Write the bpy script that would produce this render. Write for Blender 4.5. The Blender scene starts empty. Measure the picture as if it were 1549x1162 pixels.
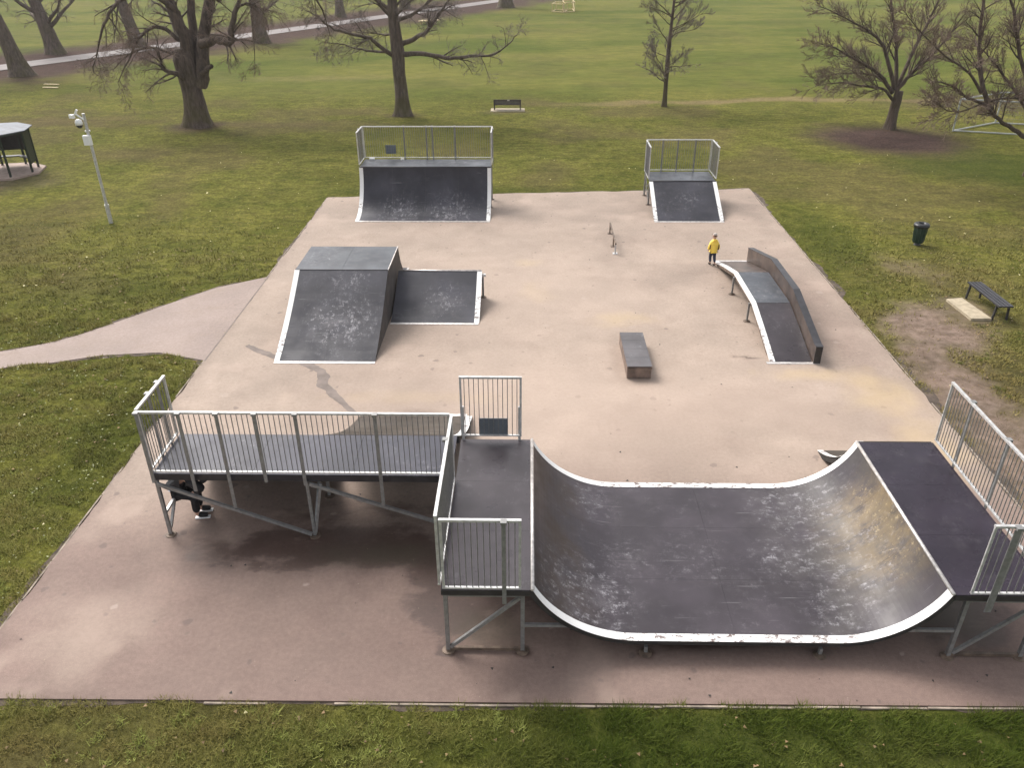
import bpy, math, random
import numpy as np
from mathutils import Matrix, Vector

random.seed(7)
rng = np.random.default_rng(7)
D = bpy.data
SC = bpy.context.scene
COL = SC.collection
R = math.radians

# ------------------------------------------------------------------ camera
CAM_H, PITCH, YAW, ROLL, FPX = 9.5, R(29.4), R(1.26), R(-0.27), 1219.0
_fw = np.array([-math.sin(YAW) * math.cos(PITCH), math.cos(YAW) * math.cos(PITCH), -math.sin(PITCH)])
_r0 = np.array([math.cos(YAW), math.sin(YAW), 0.0])
_u0 = np.cross(_r0, _fw)
_rt = math.cos(ROLL) * _r0 + math.sin(ROLL) * _u0
_up = -math.sin(ROLL) * _r0 + math.cos(ROLL) * _u0
cd = D.cameras.new('camera')
cam = D.objects.new('camera', cd)
COL.objects.link(cam)
cam.matrix_world = Matrix(((_rt[0], _up[0], -_fw[0], 0), (_rt[1], _up[1], -_fw[1], 0), (_rt[2], _up[2], -_fw[2], CAM_H), (0, 0, 0, 1)))
cd.sensor_width = 36
cd.lens = 36 * FPX / 1549
cd.clip_start, cd.clip_end = 0.1, 4000
SC.camera = cam

# ------------------------------------------------------------------ sky, sun, exposure
SUN_EL, SUN_AZ = R(46), R(-42)          # azimuth from +Y towards +X: the soft light comes from the left
w = D.worlds.new('World')
SC.world = w
w.use_nodes = True
nt = w.node_tree
nt.nodes.clear()
out = nt.nodes.new('ShaderNodeOutputWorld')
bg = nt.nodes.new('ShaderNodeBackground')
sky = nt.nodes.new('ShaderNodeTexSky')
sky.sky_type = 'NISHITA'
sky.sun_disc = False
sky.sun_elevation = SUN_EL
sky.sun_rotation = SUN_AZ
sky.dust_density = 4.0
sky.air_density = 1.0
hs = nt.nodes.new('ShaderNodeHueSaturation')
hs.inputs['Saturation'].default_value = 0.22
bg.inputs['Strength'].default_value = 0.15
nt.links.new(sky.outputs[0], hs.inputs['Color'])
nt.links.new(hs.outputs[0], bg.inputs['Color'])
nt.links.new(bg.outputs[0], out.inputs['Surface'])
sd = D.lights.new('sun', 'SUN')
sd.energy = 1.3
sd.angle = R(24)
sd.color = (1.0, 0.94, 0.87)
sun = D.objects.new('sun', sd)
COL.objects.link(sun)
_s = Vector((math.sin(SUN_AZ) * math.cos(SUN_EL), math.cos(SUN_AZ) * math.cos(SUN_EL), math.sin(SUN_EL)))
sun.rotation_euler = _s.to_track_quat('Z', 'Y').to_euler()
sun.location = (0, 0, 40)
SC.view_settings.view_transform = 'Standard'
SC.view_settings.look = 'None'
SC.view_settings.exposure = 0.85
SC.view_settings.gamma = 1
SC.view_settings.use_curve_mapping = False
HAZE = 0.0004


# ------------------------------------------------------------------ noise on arrays
def vnoise(x, y, seed=0):
    xi, yi = np.floor(x).astype(np.int64), np.floor(y).astype(np.int64)
    fx, fy = x - xi, y - yi
    fx, fy = fx * fx * (3 - 2 * fx), fy * fy * (3 - 2 * fy)

    def h(a, b):
        n = (a * 374761393 + b * 668265263 + seed * 1442695041) & 0xffffffff
        n = ((n ^ (n >> 13)) * 1274126177) & 0xffffffff
        return ((n ^ (n >> 16)) & 0xffff) / 65535.0
    return (h(xi, yi) * (1 - fx) + h(xi + 1, yi) * fx) * (1 - fy) + (h(xi, yi + 1) * (1 - fx) + h(xi + 1, yi + 1) * fx) * fy


def fbm(x, y, s=1.0, o=4, seed=0):
    v, a, t = 0, 0.5, 0
    for i in range(o):
        v = v + a * vnoise(x / s * 2 ** i + 17.3 * i, y / s * 2 ** i - 9.1 * i, seed + i)
        t += a
        a *= 0.5
    return v / t


def sm(x, a, b):
    t = np.clip((x - a) / (b - a), 0, 1)
    return t * t * (3 - 2 * t)


def segdist(x, y, pts):
    d = np.full(np.shape(x), 1e9)
    for (ax, ay), (bx, by) in zip(pts[:-1], pts[1:]):
        dx, dy = bx - ax, by - ay
        t = np.clip(((x - ax) * dx + (y - ay) * dy) / (dx * dx + dy * dy), 0, 1)
        d = np.minimum(d, np.hypot(x - ax - t * dx, y - ay - t * dy))
    return d


def blob(x, y, cx, cy, rx, ry, soft=0.5, rot=0.0, wob=0.35, seed=3):
    c, s = math.cos(rot), math.sin(rot)
    u, v = (x - cx) * c + (y - cy) * s, -(x - cx) * s + (y - cy) * c
    q = np.hypot(u / rx, v / ry) + (fbm(x, y, 0.45 * min(rx, ry) + 0.15, 4, seed) - 0.5) * 2 * wob
    return 1 - sm(q, 1 - soft, 1 + soft * 0.4)


# ------------------------------------------------------------------ materials
class NT:
    def __init__(self, name):
        self.m = D.materials.new(name)
        self.m.use_nodes = True
        self.t = self.m.node_tree
        self.b = self.t.nodes['Principled BSDF']
        self.pos = self.t.nodes.new('ShaderNodeNewGeometry').outputs['Position']

    def n(self, typ, **kw):
        nd = self.t.nodes.new(typ)
        for k, v in kw.items():
            if k in nd.inputs.keys():
                if hasattr(v, 'is_linked'):
                    self.t.links.new(v, nd.inputs[k])
                else:
                    nd.inputs[k].default_value = v
            else:
                setattr(nd, k, v)
        return nd

    def link(self, a, b):
        self.t.links.new(a, b)

    def noise(self, scale, detail=4, rough=0.55, vec=None, stretch=None, dist=0.0):
        v = vec or self.pos
        if stretch:
            mp = self.n('ShaderNodeMapping', Scale=stretch)
            self.link(v, mp.inputs['Vector'])
            v = mp.outputs[0]
        nd = self.n('ShaderNodeTexNoise', Scale=scale, Detail=detail, Roughness=rough, Distortion=dist)
        self.link(v, nd.inputs['Vector'])
        return nd.outputs['Fac']

    def ramp(self, fac, a, b, lo=0.0, hi=1.0):
        nd = self.n('ShaderNodeMapRange', interpolation_type='SMOOTHSTEP')
        for i, v in enumerate((a, b, lo, hi)):
            nd.inputs[i + 1].default_value = v
        self.link(fac, nd.inputs[0])
        return nd.outputs[0]

    def math(self, op, a, b=0.5):
        nd = self.n('ShaderNodeMath', operation=op)
        for i, v in enumerate((a, b)):
            if hasattr(v, 'is_linked'):
                self.link(v, nd.inputs[i])
            else:
                nd.inputs[i].default_value = v
        return nd.outputs[0]

    def mix(self, fac, a, b, blend='MIX'):
        nd = self.n('ShaderNodeMix', data_type='RGBA', blend_type=blend)
        for i, v in ((0, fac), (6, a), (7, b)):
            if hasattr(v, 'is_linked'):
                self.link(v, nd.inputs[i])
            else:
                nd.inputs[i].default_value = v if i == 0 else (*v, 1)
        return nd.outputs[2]

    def attr(self, name):
        return self.n('ShaderNodeAttribute', attribute_name=name).outputs['Fac']

    def near(self, c, r, soft=0.5):
        nd = self.n('ShaderNodeVectorMath', operation='DISTANCE')
        self.link(self.pos, nd.inputs[0])
        nd.inputs[1].default_value = c
        return self.ramp(nd.outputs['Value'], r, r * (1 - soft))

    def bump(self, h, strength=0.3, dist=0.01):
        nd = self.n('ShaderNodeBump', Strength=strength, Distance=dist)
        self.link(h, nd.inputs['Height'])
        self.link(nd.outputs[0], self.b.inputs['Normal'])

    def done(self, col, rough=0.6, metal=0.0, spec=0.5):
        for k, v in (('Base Color', col), ('Roughness', rough), ('Metallic', metal), ('Specular IOR Level', spec)):
            if hasattr(v, 'is_linked'):
                self.link(v, self.b.inputs[k])
            else:
                self.b.inputs[k].default_value = (*v, 1) if k == 'Base Color' else v
        return self.m


def simple(name, col, rough=0.6, metal=0.0, var=0.25, scale=6.0, spec=0.5):
    t = NT(name)
    f = t.ramp(t.noise(scale, 5), 0.3, 0.7)
    c = t.mix(f, [v * (1 - var) for v in col], [min(1, v * (1 + var)) for v in col])
    return t.done(c, rough, metal, spec)


def deck_mat(name, base, wear=1.0, rough=0.36, yellow=False, zones=None, spec=0.24, streaks=(1, 0.35, 0.35)):
    t = NT(name)
    big = t.ramp(t.noise(0.9, 3), 0.35, 0.7)
    c = t.mix(big, [v * 0.70 for v in base], [v * 1.10 for v in base])
    sl = t.ramp(t.noise(2.2, 6, 0.65, stretch=(1, 1, 0.35)), 0.52, 0.78)
    c = t.mix(t.math('MULTIPLY', sl, 0.22), c, (0.13, 0.118, 0.122))
    # white scuffs: fine streaks inside broad patches
    patch = t.ramp(t.noise(0.75, 3, 0.6), 0.44, 0.66)
    if zones:
        z = None
        for cc, rr, am in zones:
            q = t.math('MULTIPLY', t.near(cc, rr, 0.85), am)
            z = q if z is None else t.math('MAXIMUM', z, q)
        patch = t.math('ADD', t.math('MULTIPLY', patch, 0.12), z)
    fine = t.ramp(t.noise(6.5, 10, 0.78, dist=0.3), 0.47, 0.66)
    fine2 = t.ramp(t.noise(26.0, 6, 0.75, stretch=(1, 0.5, 0.6)), 0.30, 0.66)
    streak = t.ramp(t.noise(13.0, 8, 0.75, stretch=streaks), 0.40, 0.68)
    s = t.math('MULTIPLY', t.math('MULTIPLY', patch, t.math('MULTIPLY', t.math('MULTIPLY', fine, fine2), streak)), wear * 1.5)
    c = t.mix(t.math('MINIMUM', s, 0.6), c, (0.40, 0.385, 0.405))
    haze_ = t.math('MULTIPLY', patch, t.ramp(t.noise(3.0, 8, 0.7), 0.4, 0.75))
    c = t.mix(t.math('MULTIPLY', haze_, 0.24 * min(wear, 1.5)), c, (0.20, 0.185, 0.195))
    # long faint scrape lines
    ln = t.ramp(t.noise(5.0, 3, 0.5, stretch=(0.25, 7.0, 0.25)), 0.68, 0.76)
    c = t.mix(t.math('MULTIPLY', ln, 0.13 * wear), c, (0.45, 0.44, 0.44))
    # dirt specks
    dk = t.ramp(t.noise(4.0, 7, 0.7), 0.60, 0.72)
    c = t.mix(t.math('MULTIPLY', dk, 0.35), c, (0.03, 0.026, 0.024))
    if yellow:
        sp = t.n('ShaderNodeSeparateXYZ', Vector=t.pos)
        yb = t.math('MULTIPLY', t.ramp(sp.outputs['Y'], 8.9, 10.1), t.ramp(sp.outputs['Y'], 12.1, 10.9))
        y = t.math('MULTIPLY', t.math('MULTIPLY', t.ramp(sp.outputs['X'], 4.7, 5.95), yb), t.ramp(t.noise(2.2, 7, 0.7, stretch=(0.6, 1.4, 1)), 0.30, 0.62))
        c = t.mix(t.math('MULTIPLY', y, 0.62), c, (0.30, 0.215, 0.105))  # yellow wear, with gloss reflection near the coping painted in too
        hot = t.math('MULTIPLY', t.math('MULTIPLY', t.ramp(sp.outputs['X'], 5.4, 5.95), yb), t.ramp(t.noise(11, 7, 0.75), 0.55, 0.68))
        c = t.mix(t.math('MULTIPLY', hot, 0.8), c, (0.52, 0.40, 0.22))
        y2 = t.math('MULTIPLY', t.ramp(sp.outputs['X'], 1.35, 0.5), t.ramp(t.noise(1.6, 6, 0.65), 0.30, 0.66))
        c = t.mix(t.math('MULTIPLY', y2, 0.6), c, (0.075, 0.054, 0.038))
        y3 = t.math('MULTIPLY', t.ramp(sp.outputs['X'], 3.6, 5.0), t.ramp(t.noise(1.3, 6, 0.65), 0.35, 0.7))
        c = t.mix(t.math('MULTIPLY', y3, 0.4), c, (0.105, 0.098, 0.085))
    rr = t.ramp(t.noise(1.6, 5, 0.6), 0.3, 0.75, rough * 0.75, rough * 1.5)
    t.bump(t.noise(45, 4), 0.08, 0.004)
    return t.done(c, rr, 0.0, spec)


M = {}
BASE = (0.056, 0.047, 0.055)
M['halfpipe'] = deck_mat('worn_halfpipe_board', BASE, 1.7, 0.40, True, streaks=(0.35, 1, 0.35), zones=[((0.75, 9.3, 0.5), 1.3, 1.0), ((4.9, 11.7, 0.5), 1.2, 1.0), ((5.3, 10.3, 0.7), 1.5, 0.7),
                         ((4.9, 9.15, 0.4), 0.8, 0.9), ((2.7, 10.4, 0.3), 1.0, 0.22), ((1.1, 11.8, 0.5), 0.7, 0.7), ((1.7, 10.3, 0.33), 0.8, 0.3), ((4.4, 10.4, 0.33), 0.8, 0.7)])
M['deck'] = deck_mat('damp_deck_board', (0.062, 0.053, 0.059), 0.25, 0.32)
M['deck_dark'] = deck_mat('wet_dark_deck_board', (0.028, 0.021, 0.032), 0.12, 0.24)
M['platform'] = deck_mat('platform_board', (0.056, 0.055, 0.072), 0.5, 0.34)
M['bank'] = deck_mat('dusty_bank_board', (0.088, 0.074, 0.062), 0.25, 0.75, spec=0.08)
M['ramp'] = deck_mat('scuffed_ramp_board', (0.050, 0.049, 0.060), 2.0, 0.44, False, [((-4.9, 19.2, 0.5), 1.3, 1.0), ((-4.9, 20.4, 1.2), 0.9, 0.45), ((-3.0, 29.7, 0.4), 1.3, 1.0),
                     ((-4.9, 29.7, 0.5), 1.2, 0.9), ((-2.4, 21.2, 0.4), 0.9, 0.5), ((6.0, 30.5, 0.4), 0.8, 0.35)])
M['slab_deck'] = deck_mat('grey_wet_top_board', (0.074, 0.080, 0.092), 0.6, 0.38)
M['ply'] = simple('weathered_side_board', (0.062, 0.052, 0.046), 0.7, 0, 0.35, 3.0)
M['brown_board'] = simple('brown_ledge_board', (0.075, 0.052, 0.042), 0.4, 0, 0.45, 3.0)
M['under'] = simple('dark_under_board', (0.03, 0.026, 0.024), 0.8, 0, 0.3, 3.0)


def galv(name, k_):
    t = NT(name)
    f = t.ramp(t.noise(14, 5, 0.6), 0.3, 0.7)
    c = t.mix(f, tuple(v * k_ for v in (0.44, 0.432, 0.42)), tuple(v * k_ for v in (0.62, 0.612, 0.60)))
    ru = t.ramp(t.noise(3.0, 6, 0.65), 0.60, 0.74)
    c = t.mix(t.math('MULTIPLY', ru, 0.35), c, (0.26, 0.19, 0.13))
    return t.done(c, t.ramp(f, 0, 1, 0.38, 0.55), 0.35)


M['galv'] = galv('galvanised_steel', 1.0)
M['galv_shaded'] = galv('shaded_galvanised_steel', 0.42)  # same steel darkened, the bars' shaded side put into the colour
M['galv_post_shaded'] = galv('shaded_post_steel', 0.48)  # posts and legs: shade on their near faces put into the colour
M['rust'] = simple('rusty_galvanised_steel', (0.15, 0.108, 0.08), 0.65, 0.2, 0.45, 7.0)


def white_strip():
    t = NT('white_edge_paint')
    wr = t.ramp(t.noise(7, 8, 0.75, stretch=(1, 1.6, 1)), 0.50, 0.60)
    wz = t.ramp(t.n('ShaderNodeSeparateXYZ', Vector=t.pos).outputs['Z'], 0.40, 0.34)
    wz = t.math('MAXIMUM', wz, 0.06)
    c = t.mix(t.math('MULTIPLY', wr, wz), (0.80, 0.79, 0.77), (0.13, 0.09, 0.08))
    c = t.mix(t.ramp(t.noise(2.0, 4), 0.5, 0.75, 0, 0.25), c, (0.55, 0.53, 0.50))
    return t.done(c, 0.5)


M['white'] = white_strip()
M['steel_edge'] = simple('worn_steel_edge', (0.62, 0.58, 0.55), 0.35, 0.5, 0.25, 10)


def tarmac(name, attrs=True, a=(0.303, 0.240, 0.193), b=(0.383, 0.300, 0.242)):
    t = NT(name)
    c = t.mix(t.ramp(t.noise(0.55, 6, 0.6), 0.3, 0.7), a, b)
    c = t.mix(t.ramp(t.noise(1.3, 8, 0.7), 0.46, 0.74, 0, 0.55), c, (0.262, 0.200, 0.160))
    c = t.mix(t.ramp(t.noise(0.28, 5, 0.6), 0.50, 0.72, 0, 0.4), c, (0.285, 0.224, 0.176))
    agg = t.noise(85, 3, 0.7)
    c = t.mix(1.0, c, t.mix(t.ramp(agg, 0.25, 0.75), (0.78, 0.78, 0.78), (1.2, 1.2, 1.2)), 'MULTIPLY')
    pale = t.ramp(t.noise(26, 2, 0.5), 0.735, 0.78)
    c = t.mix(t.math('MULTIPLY', pale, 0.45), c, (0.55, 0.50, 0.45))
    dark = t.ramp(t.noise(11, 3, 0.6), 0.70, 0.78)
    c = t.mix(t.math('MULTIPLY', dark, 0.3), c, (0.12, 0.095, 0.08))
    mid_ = t.noise(13, 5, 0.7)
    c = t.mix(1.0, c, t.mix(t.ramp(mid_, 0.3, 0.7), (0.90, 0.89, 0.89), (1.09, 1.09, 1.09)), 'MULTIPLY')

    def spots(scale, thr, seed):
        mp = t.n('ShaderNodeMapping', Location=(seed, seed * 1.7, 0), Scale=(1, 1, 0))
        t.link(t.pos, mp.inputs['Vector'])
        wob = t.n('ShaderNodeTexNoise', Scale=9.0, Detail=3.0)
        t.link(t.pos, wob.inputs['Vector'])
        ad = t.n('ShaderNodeVectorMath', operation='MULTIPLY_ADD')
        t.link(wob.outputs['Color'], ad.inputs[0])
        ad.inputs[1].default_value = (0.12, 0.12, 0)
        t.link(mp.outputs[0], ad.inputs[2])
        vo = t.n('ShaderNodeTexVoronoi', Scale=scale)
        t.link(ad.outputs[0], vo.inputs['Vector'])
        rnd = t.n('ShaderNodeSeparateXYZ', Vector=vo.outputs['Color']).outputs['X']
        lim = t.math('MULTIPLY', t.math('POWER', rnd, 2.2), thr)
        return t.ramp(t.math('SUBTRACT', lim, vo.outputs['Distance']), 0.0, 0.05)
    rough = 0.82
    if not attrs:
        c = t.mix(t.math('MULTIPLY', spots(2.6, 0.16, 3.1), 0.35), c, (0.16, 0.125, 0.11))
    if attrs:
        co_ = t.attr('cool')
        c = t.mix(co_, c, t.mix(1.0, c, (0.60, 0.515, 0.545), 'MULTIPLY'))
        c = t.mix(t.math('MULTIPLY', spots(2.3, 0.20, 3.1), 0.55), c, (0.13, 0.10, 0.09))
        c = t.mix(t.math('MULTIPLY', spots(3.7, 0.17, 8.7), 0.45), c, (0.15, 0.12, 0.10))
        c = t.mix(t.math('MULTIPLY', spots(1.7, 0.20, 5.3), t.math('ADD', t.math('MULTIPLY', co_, 0.38), 0.12)), c, (0.50, 0.42, 0.37))
        c = t.mix(t.attr('yellow'), c, (0.47, 0.35, 0.19))
        c = t.mix(t.attr('pale'), c, (0.455, 0.350, 0.285))
        d = t.attr('damp_shade')
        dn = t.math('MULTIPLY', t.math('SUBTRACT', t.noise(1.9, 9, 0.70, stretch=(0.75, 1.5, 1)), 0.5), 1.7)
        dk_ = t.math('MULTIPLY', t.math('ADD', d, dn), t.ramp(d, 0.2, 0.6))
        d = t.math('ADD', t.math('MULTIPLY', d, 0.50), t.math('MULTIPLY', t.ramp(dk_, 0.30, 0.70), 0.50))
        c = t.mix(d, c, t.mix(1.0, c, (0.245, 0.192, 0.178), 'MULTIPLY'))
        mo = t.attr('dark_patch')
        c = t.mix(mo, c, (0.075, 0.066, 0.042))
        rough = t.ramp(d, 0, 1, 0.82, 0.5)
    t.bump(agg, 0.35, 0.006)
    return t.done(c, rough, 0, 0.35)


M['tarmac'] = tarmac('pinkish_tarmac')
M['path'] = tarmac('path_tarmac', False, (0.27, 0.212, 0.185), (0.33, 0.258, 0.225))
M['road'] = simple('park_road_tarmac', (0.185, 0.160, 0.152), 0.8, 0, 0.15, 0.7)
M['tar'] = simple('dark_repair_tar', (0.185, 0.148, 0.128), 0.85, 0, 0.2, 3)
M['soil'] = simple('damp_bare_soil', (0.085, 0.062, 0.046), 0.95, 0, 0.45, 5)
M['kerb'] = simple('pale_edging_concrete', (0.27, 0.22, 0.175), 0.9, 0, 0.4, 4)


def lawn():
    t = NT('lawn_grass')
    n1 = t.ramp(t.noise(0.10, 5, 0.6), 0.32, 0.68)
    g = t.mix(n1, (0.102, 0.102, 0.022), (0.158, 0.150, 0.036))
    n2 = t.ramp(t.noise(0.55, 6, 0.65), 0.40, 0.68)
    g = t.mix(t.math('MULTIPLY', n2, 0.6), g, (0.068, 0.082, 0.014))
    n3 = t.ramp(t.noise(1.9, 6, 0.7, stretch=(0.7, 1.3, 1)), 0.48, 0.72)
    g = t.mix(t.math('MULTIPLY', n3, 0.45), g, (0.135, 0.110, 0.044))
    n4 = t.ramp(t.noise(9.0, 6, 0.75), 0.32, 0.72)
    g = t.mix(1.0, g, t.mix(n4, (0.6, 0.6, 0.6), (1.35, 1.35, 1.35)), 'MULTIPLY')
    n5 = t.ramp(t.noise(2.6, 7, 0.72, stretch=(0.8, 1.2, 1)), 0.34, 0.66)
    g = t.mix(1.0, g, t.mix(n5, (0.72, 0.74, 0.72), (1.22, 1.2, 1.18)), 'MULTIPLY')
    g = t.mix(t.attr('lush_vignette'), g, t.mix(n4, (0.036, 0.050, 0.009), (0.074, 0.086, 0.018)))
    g = t.mix(t.attr('field'), g, t.mix(t.ramp(t.noise(0.09, 6, 0.6, stretch=(0.6, 1.15, 1)), 0.34, 0.66), (0.078, 0.098, 0.020), (0.145, 0.142, 0.036)))
    g = t.mix(t.attr('brown'), g, t.mix(n4, (0.085, 0.058, 0.034), (0.135, 0.095, 0.060)))
    g = t.mix(t.attr('straw'), g, t.mix(n4, (0.17, 0.125, 0.065), (0.26, 0.20, 0.11)))
    g = t.mix(t.attr('litter'), g, t.mix(n4, (0.052, 0.034, 0.029), (0.10, 0.066, 0.055)))
    dirt = t.mix(t.ramp(t.noise(3.5, 7, 0.7), 0.3, 0.7), (0.15, 0.108, 0.085), (0.27, 0.20, 0.165))
    g = t.mix(t.attr('bare'), g, dirt)
    n6 = t.noise(0.9, 9, 0.74, stretch=(0.7, 1.2, 1))
    g = t.mix(1.0, g, t.mix(t.ramp(n6, 0.3, 0.7), (0.80, 0.82, 0.80), (1.19, 1.17, 1.16)), 'MULTIPLY')
    t.bump(t.math('ADD', t.noise(22, 6, 0.75), t.noise(3, 3)), 0.75, 0.05)
    return t.done(g, 0.95, 0, 0.03)


M['lawn'] = lawn()


def blades(name, a, b, c):
    t = NT(name)
    v = t.attr('tint')
    n = t.ramp(t.noise(1.1, 5, 0.65), 0.36, 0.66)
    col = t.mix(v, a, b)
    col = t.mix(t.math('MULTIPLY', n, 0.6), col, c)
    lu = t.attr('lush_vignette')
    col = t.mix(lu, col, t.mix(v, (0.034, 0.056, 0.005), (0.090, 0.112, 0.018)))
    col = t.mix(t.attr('brown'), col, t.mix(v, (0.140, 0.096, 0.038), (0.270, 0.185, 0.080)))
    m = t.done(col, 0.8, 0, 0.08)
    return m


M['blades'] = blades('grass_blades', (0.140, 0.152, 0.028), (0.315, 0.298, 0.092), (0.265, 0.212, 0.072))
M['tuft'] = blades('bright_tuft_blades', (0.130, 0.170, 0.028), (0.330, 0.350, 0.100), (0.220, 0.215, 0.060))
M['bark'] = None


def bark(name, a, b, green=0.0):
    t = NT(name)
    f = t.ramp(t.noise(7, 6, 0.7, stretch=(1, 1, 0.22)), 0.3, 0.7)
    c = t.mix(f, a, b)
    if green:
        z = t.ramp(t.n('ShaderNodeSeparateXYZ', Vector=t.pos).outputs['Z'], 4.0, 0.2)
        gm = t.math('MULTIPLY', t.math('MULTIPLY', z, t.ramp(t.noise(1.3, 5), 0.35, 0.65)), green)
        c = t.mix(gm, c, (0.085, 0.078, 0.022))
    t.bump(t.noise(11, 6, 0.7, stretch=(1, 1, 0.2)), 0.9, 0.05)
    return t.done(c, 0.9, 0, 0.2)


M['bark'] = bark('grey_brown_bark', (0.078, 0.060, 0.050), (0.175, 0.136, 0.113), 0.6)
M['bark_dark'] = bark('dark_damp_bark', (0.058, 0.043, 0.034), (0.145, 0.108, 0.087), 0.5)
M['twig_grey'] = simple('grey_twigs', (0.19, 0.155, 0.138), 0.9, 0, 0.2, 2)  # lightened so the crowns look misty: haze put into the colour
M['twig_red'] = simple('reddish_twigs', (0.185, 0.130, 0.104), 0.9, 0, 0.3, 1.2)
M['green_paint'] = simple('dark_green_paint', (0.016, 0.026, 0.019), 0.45, 0, 0.3, 6)
M['bin_green'] = simple('bottle_green_plastic', (0.012, 0.034, 0.026), 0.4, 0, 0.2, 8)
M['black'] = simple('black_plastic', (0.012, 0.012, 0.013), 0.35)
M['dark_steel'] = simple('dark_painted_steel', (0.028, 0.026, 0.030), 0.45, 0, 0.3, 5)
M['roof'] = simple('pale_sheet_metal_roof', (0.115, 0.128, 0.155), 0.6, 0, 0.2, 3)
M['white_plastic'] = simple('white_plastic', (0.82, 0.82, 0.82), 0.4, 0, 0.04)
M['bench_brown'] = simple('dark_brown_timber', (0.040, 0.030, 0.026), 0.6, 0, 0.35, 8)
M['concrete'] = simple('buff_concrete', (0.40, 0.335, 0.235), 0.85, 0, 0.16, 6)
M['concrete_pink'] = simple('pinkish_concrete', (0.36, 0.27, 0.225), 0.85, 0, 0.16, 4)
M['goal_white'] = simple('dull_white_goal_frame', (0.40, 0.41, 0.40), 0.5, 0, 0.15)
M['cream'] = simple('cream_yellow_paint', (0.60, 0.47, 0.25), 0.6, 0, 0.12)
M['sign'] = simple('blue_grey_sign_back', (0.15, 0.17, 0.195), 0.5, 0.2, 0.1)
M['net'] = simple('grey_net_cord', (0.2, 0.2, 0.2), 0.9)
M['yellow_coat'] = None
M['jeans'] = simple('dark_blue_trousers', (0.022, 0.028, 0.055), 0.8, 0, 0.3, 20)
M['skin'] = simple('skin', (0.50, 0.30, 0.22), 0.55, 0, 0.08)
M['black_cloth'] = simple('black_cloth', (0.010, 0.010, 0.012), 0.85, 0, 0.4, 15)
M['navy_cloth'] = simple('dark_padded_jacket_cloth', (0.016, 0.017, 0.022), 0.7, 0, 0.4, 12)
M['white_cloth'] = simple('pale_cotton', (0.55, 0.55, 0.60), 0.85, 0, 0.1)
M['hat'] = simple('pale_woolly_hat', (0.50, 0.43, 0.38), 0.95, 0, 0.25, 40)
M['hair'] = simple('brown_hair', (0.06, 0.035, 0.02), 0.7)
M['eye'] = simple('dark_eye', (0.01, 0.01, 0.01), 0.3)
M['leaf'] = simple('dead_leaf', (0.20, 0.13, 0.06), 0.8, 0, 0.5, 3)
M['weed'] = simple('pale_clover', (0.30, 0.31, 0.17), 0.8, 0, 0.4, 3)
M['leaf_pale'] = simple('pale_yellow_leaf', (0.62, 0.55, 0.30), 0.7, 0, 0.3, 3)


def coat():
    t = NT('yellow_coat_with_dark_sides')
    tc = t.n('ShaderNodeTexCoord').outputs['Object']
    x = t.math('ABSOLUTE', t.n('ShaderNodeSeparateXYZ', Vector=tc).outputs['X'], 0)
    f = t.math('MULTIPLY', t.ramp(x, 0.115, 0.122), t.ramp(x, 0.160, 0.150))
    z = t.ramp(t.n('ShaderNodeSeparateXYZ', Vector=tc).outputs['Z'], 0.74, 0.70)
    c = t.mix(t.math('MULTIPLY', f, z), (0.92, 0.66, 0.10), (0.055, 0.028, 0.016))
    return t.done(c, 0.6)


M['yellow_coat'] = coat()


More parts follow.
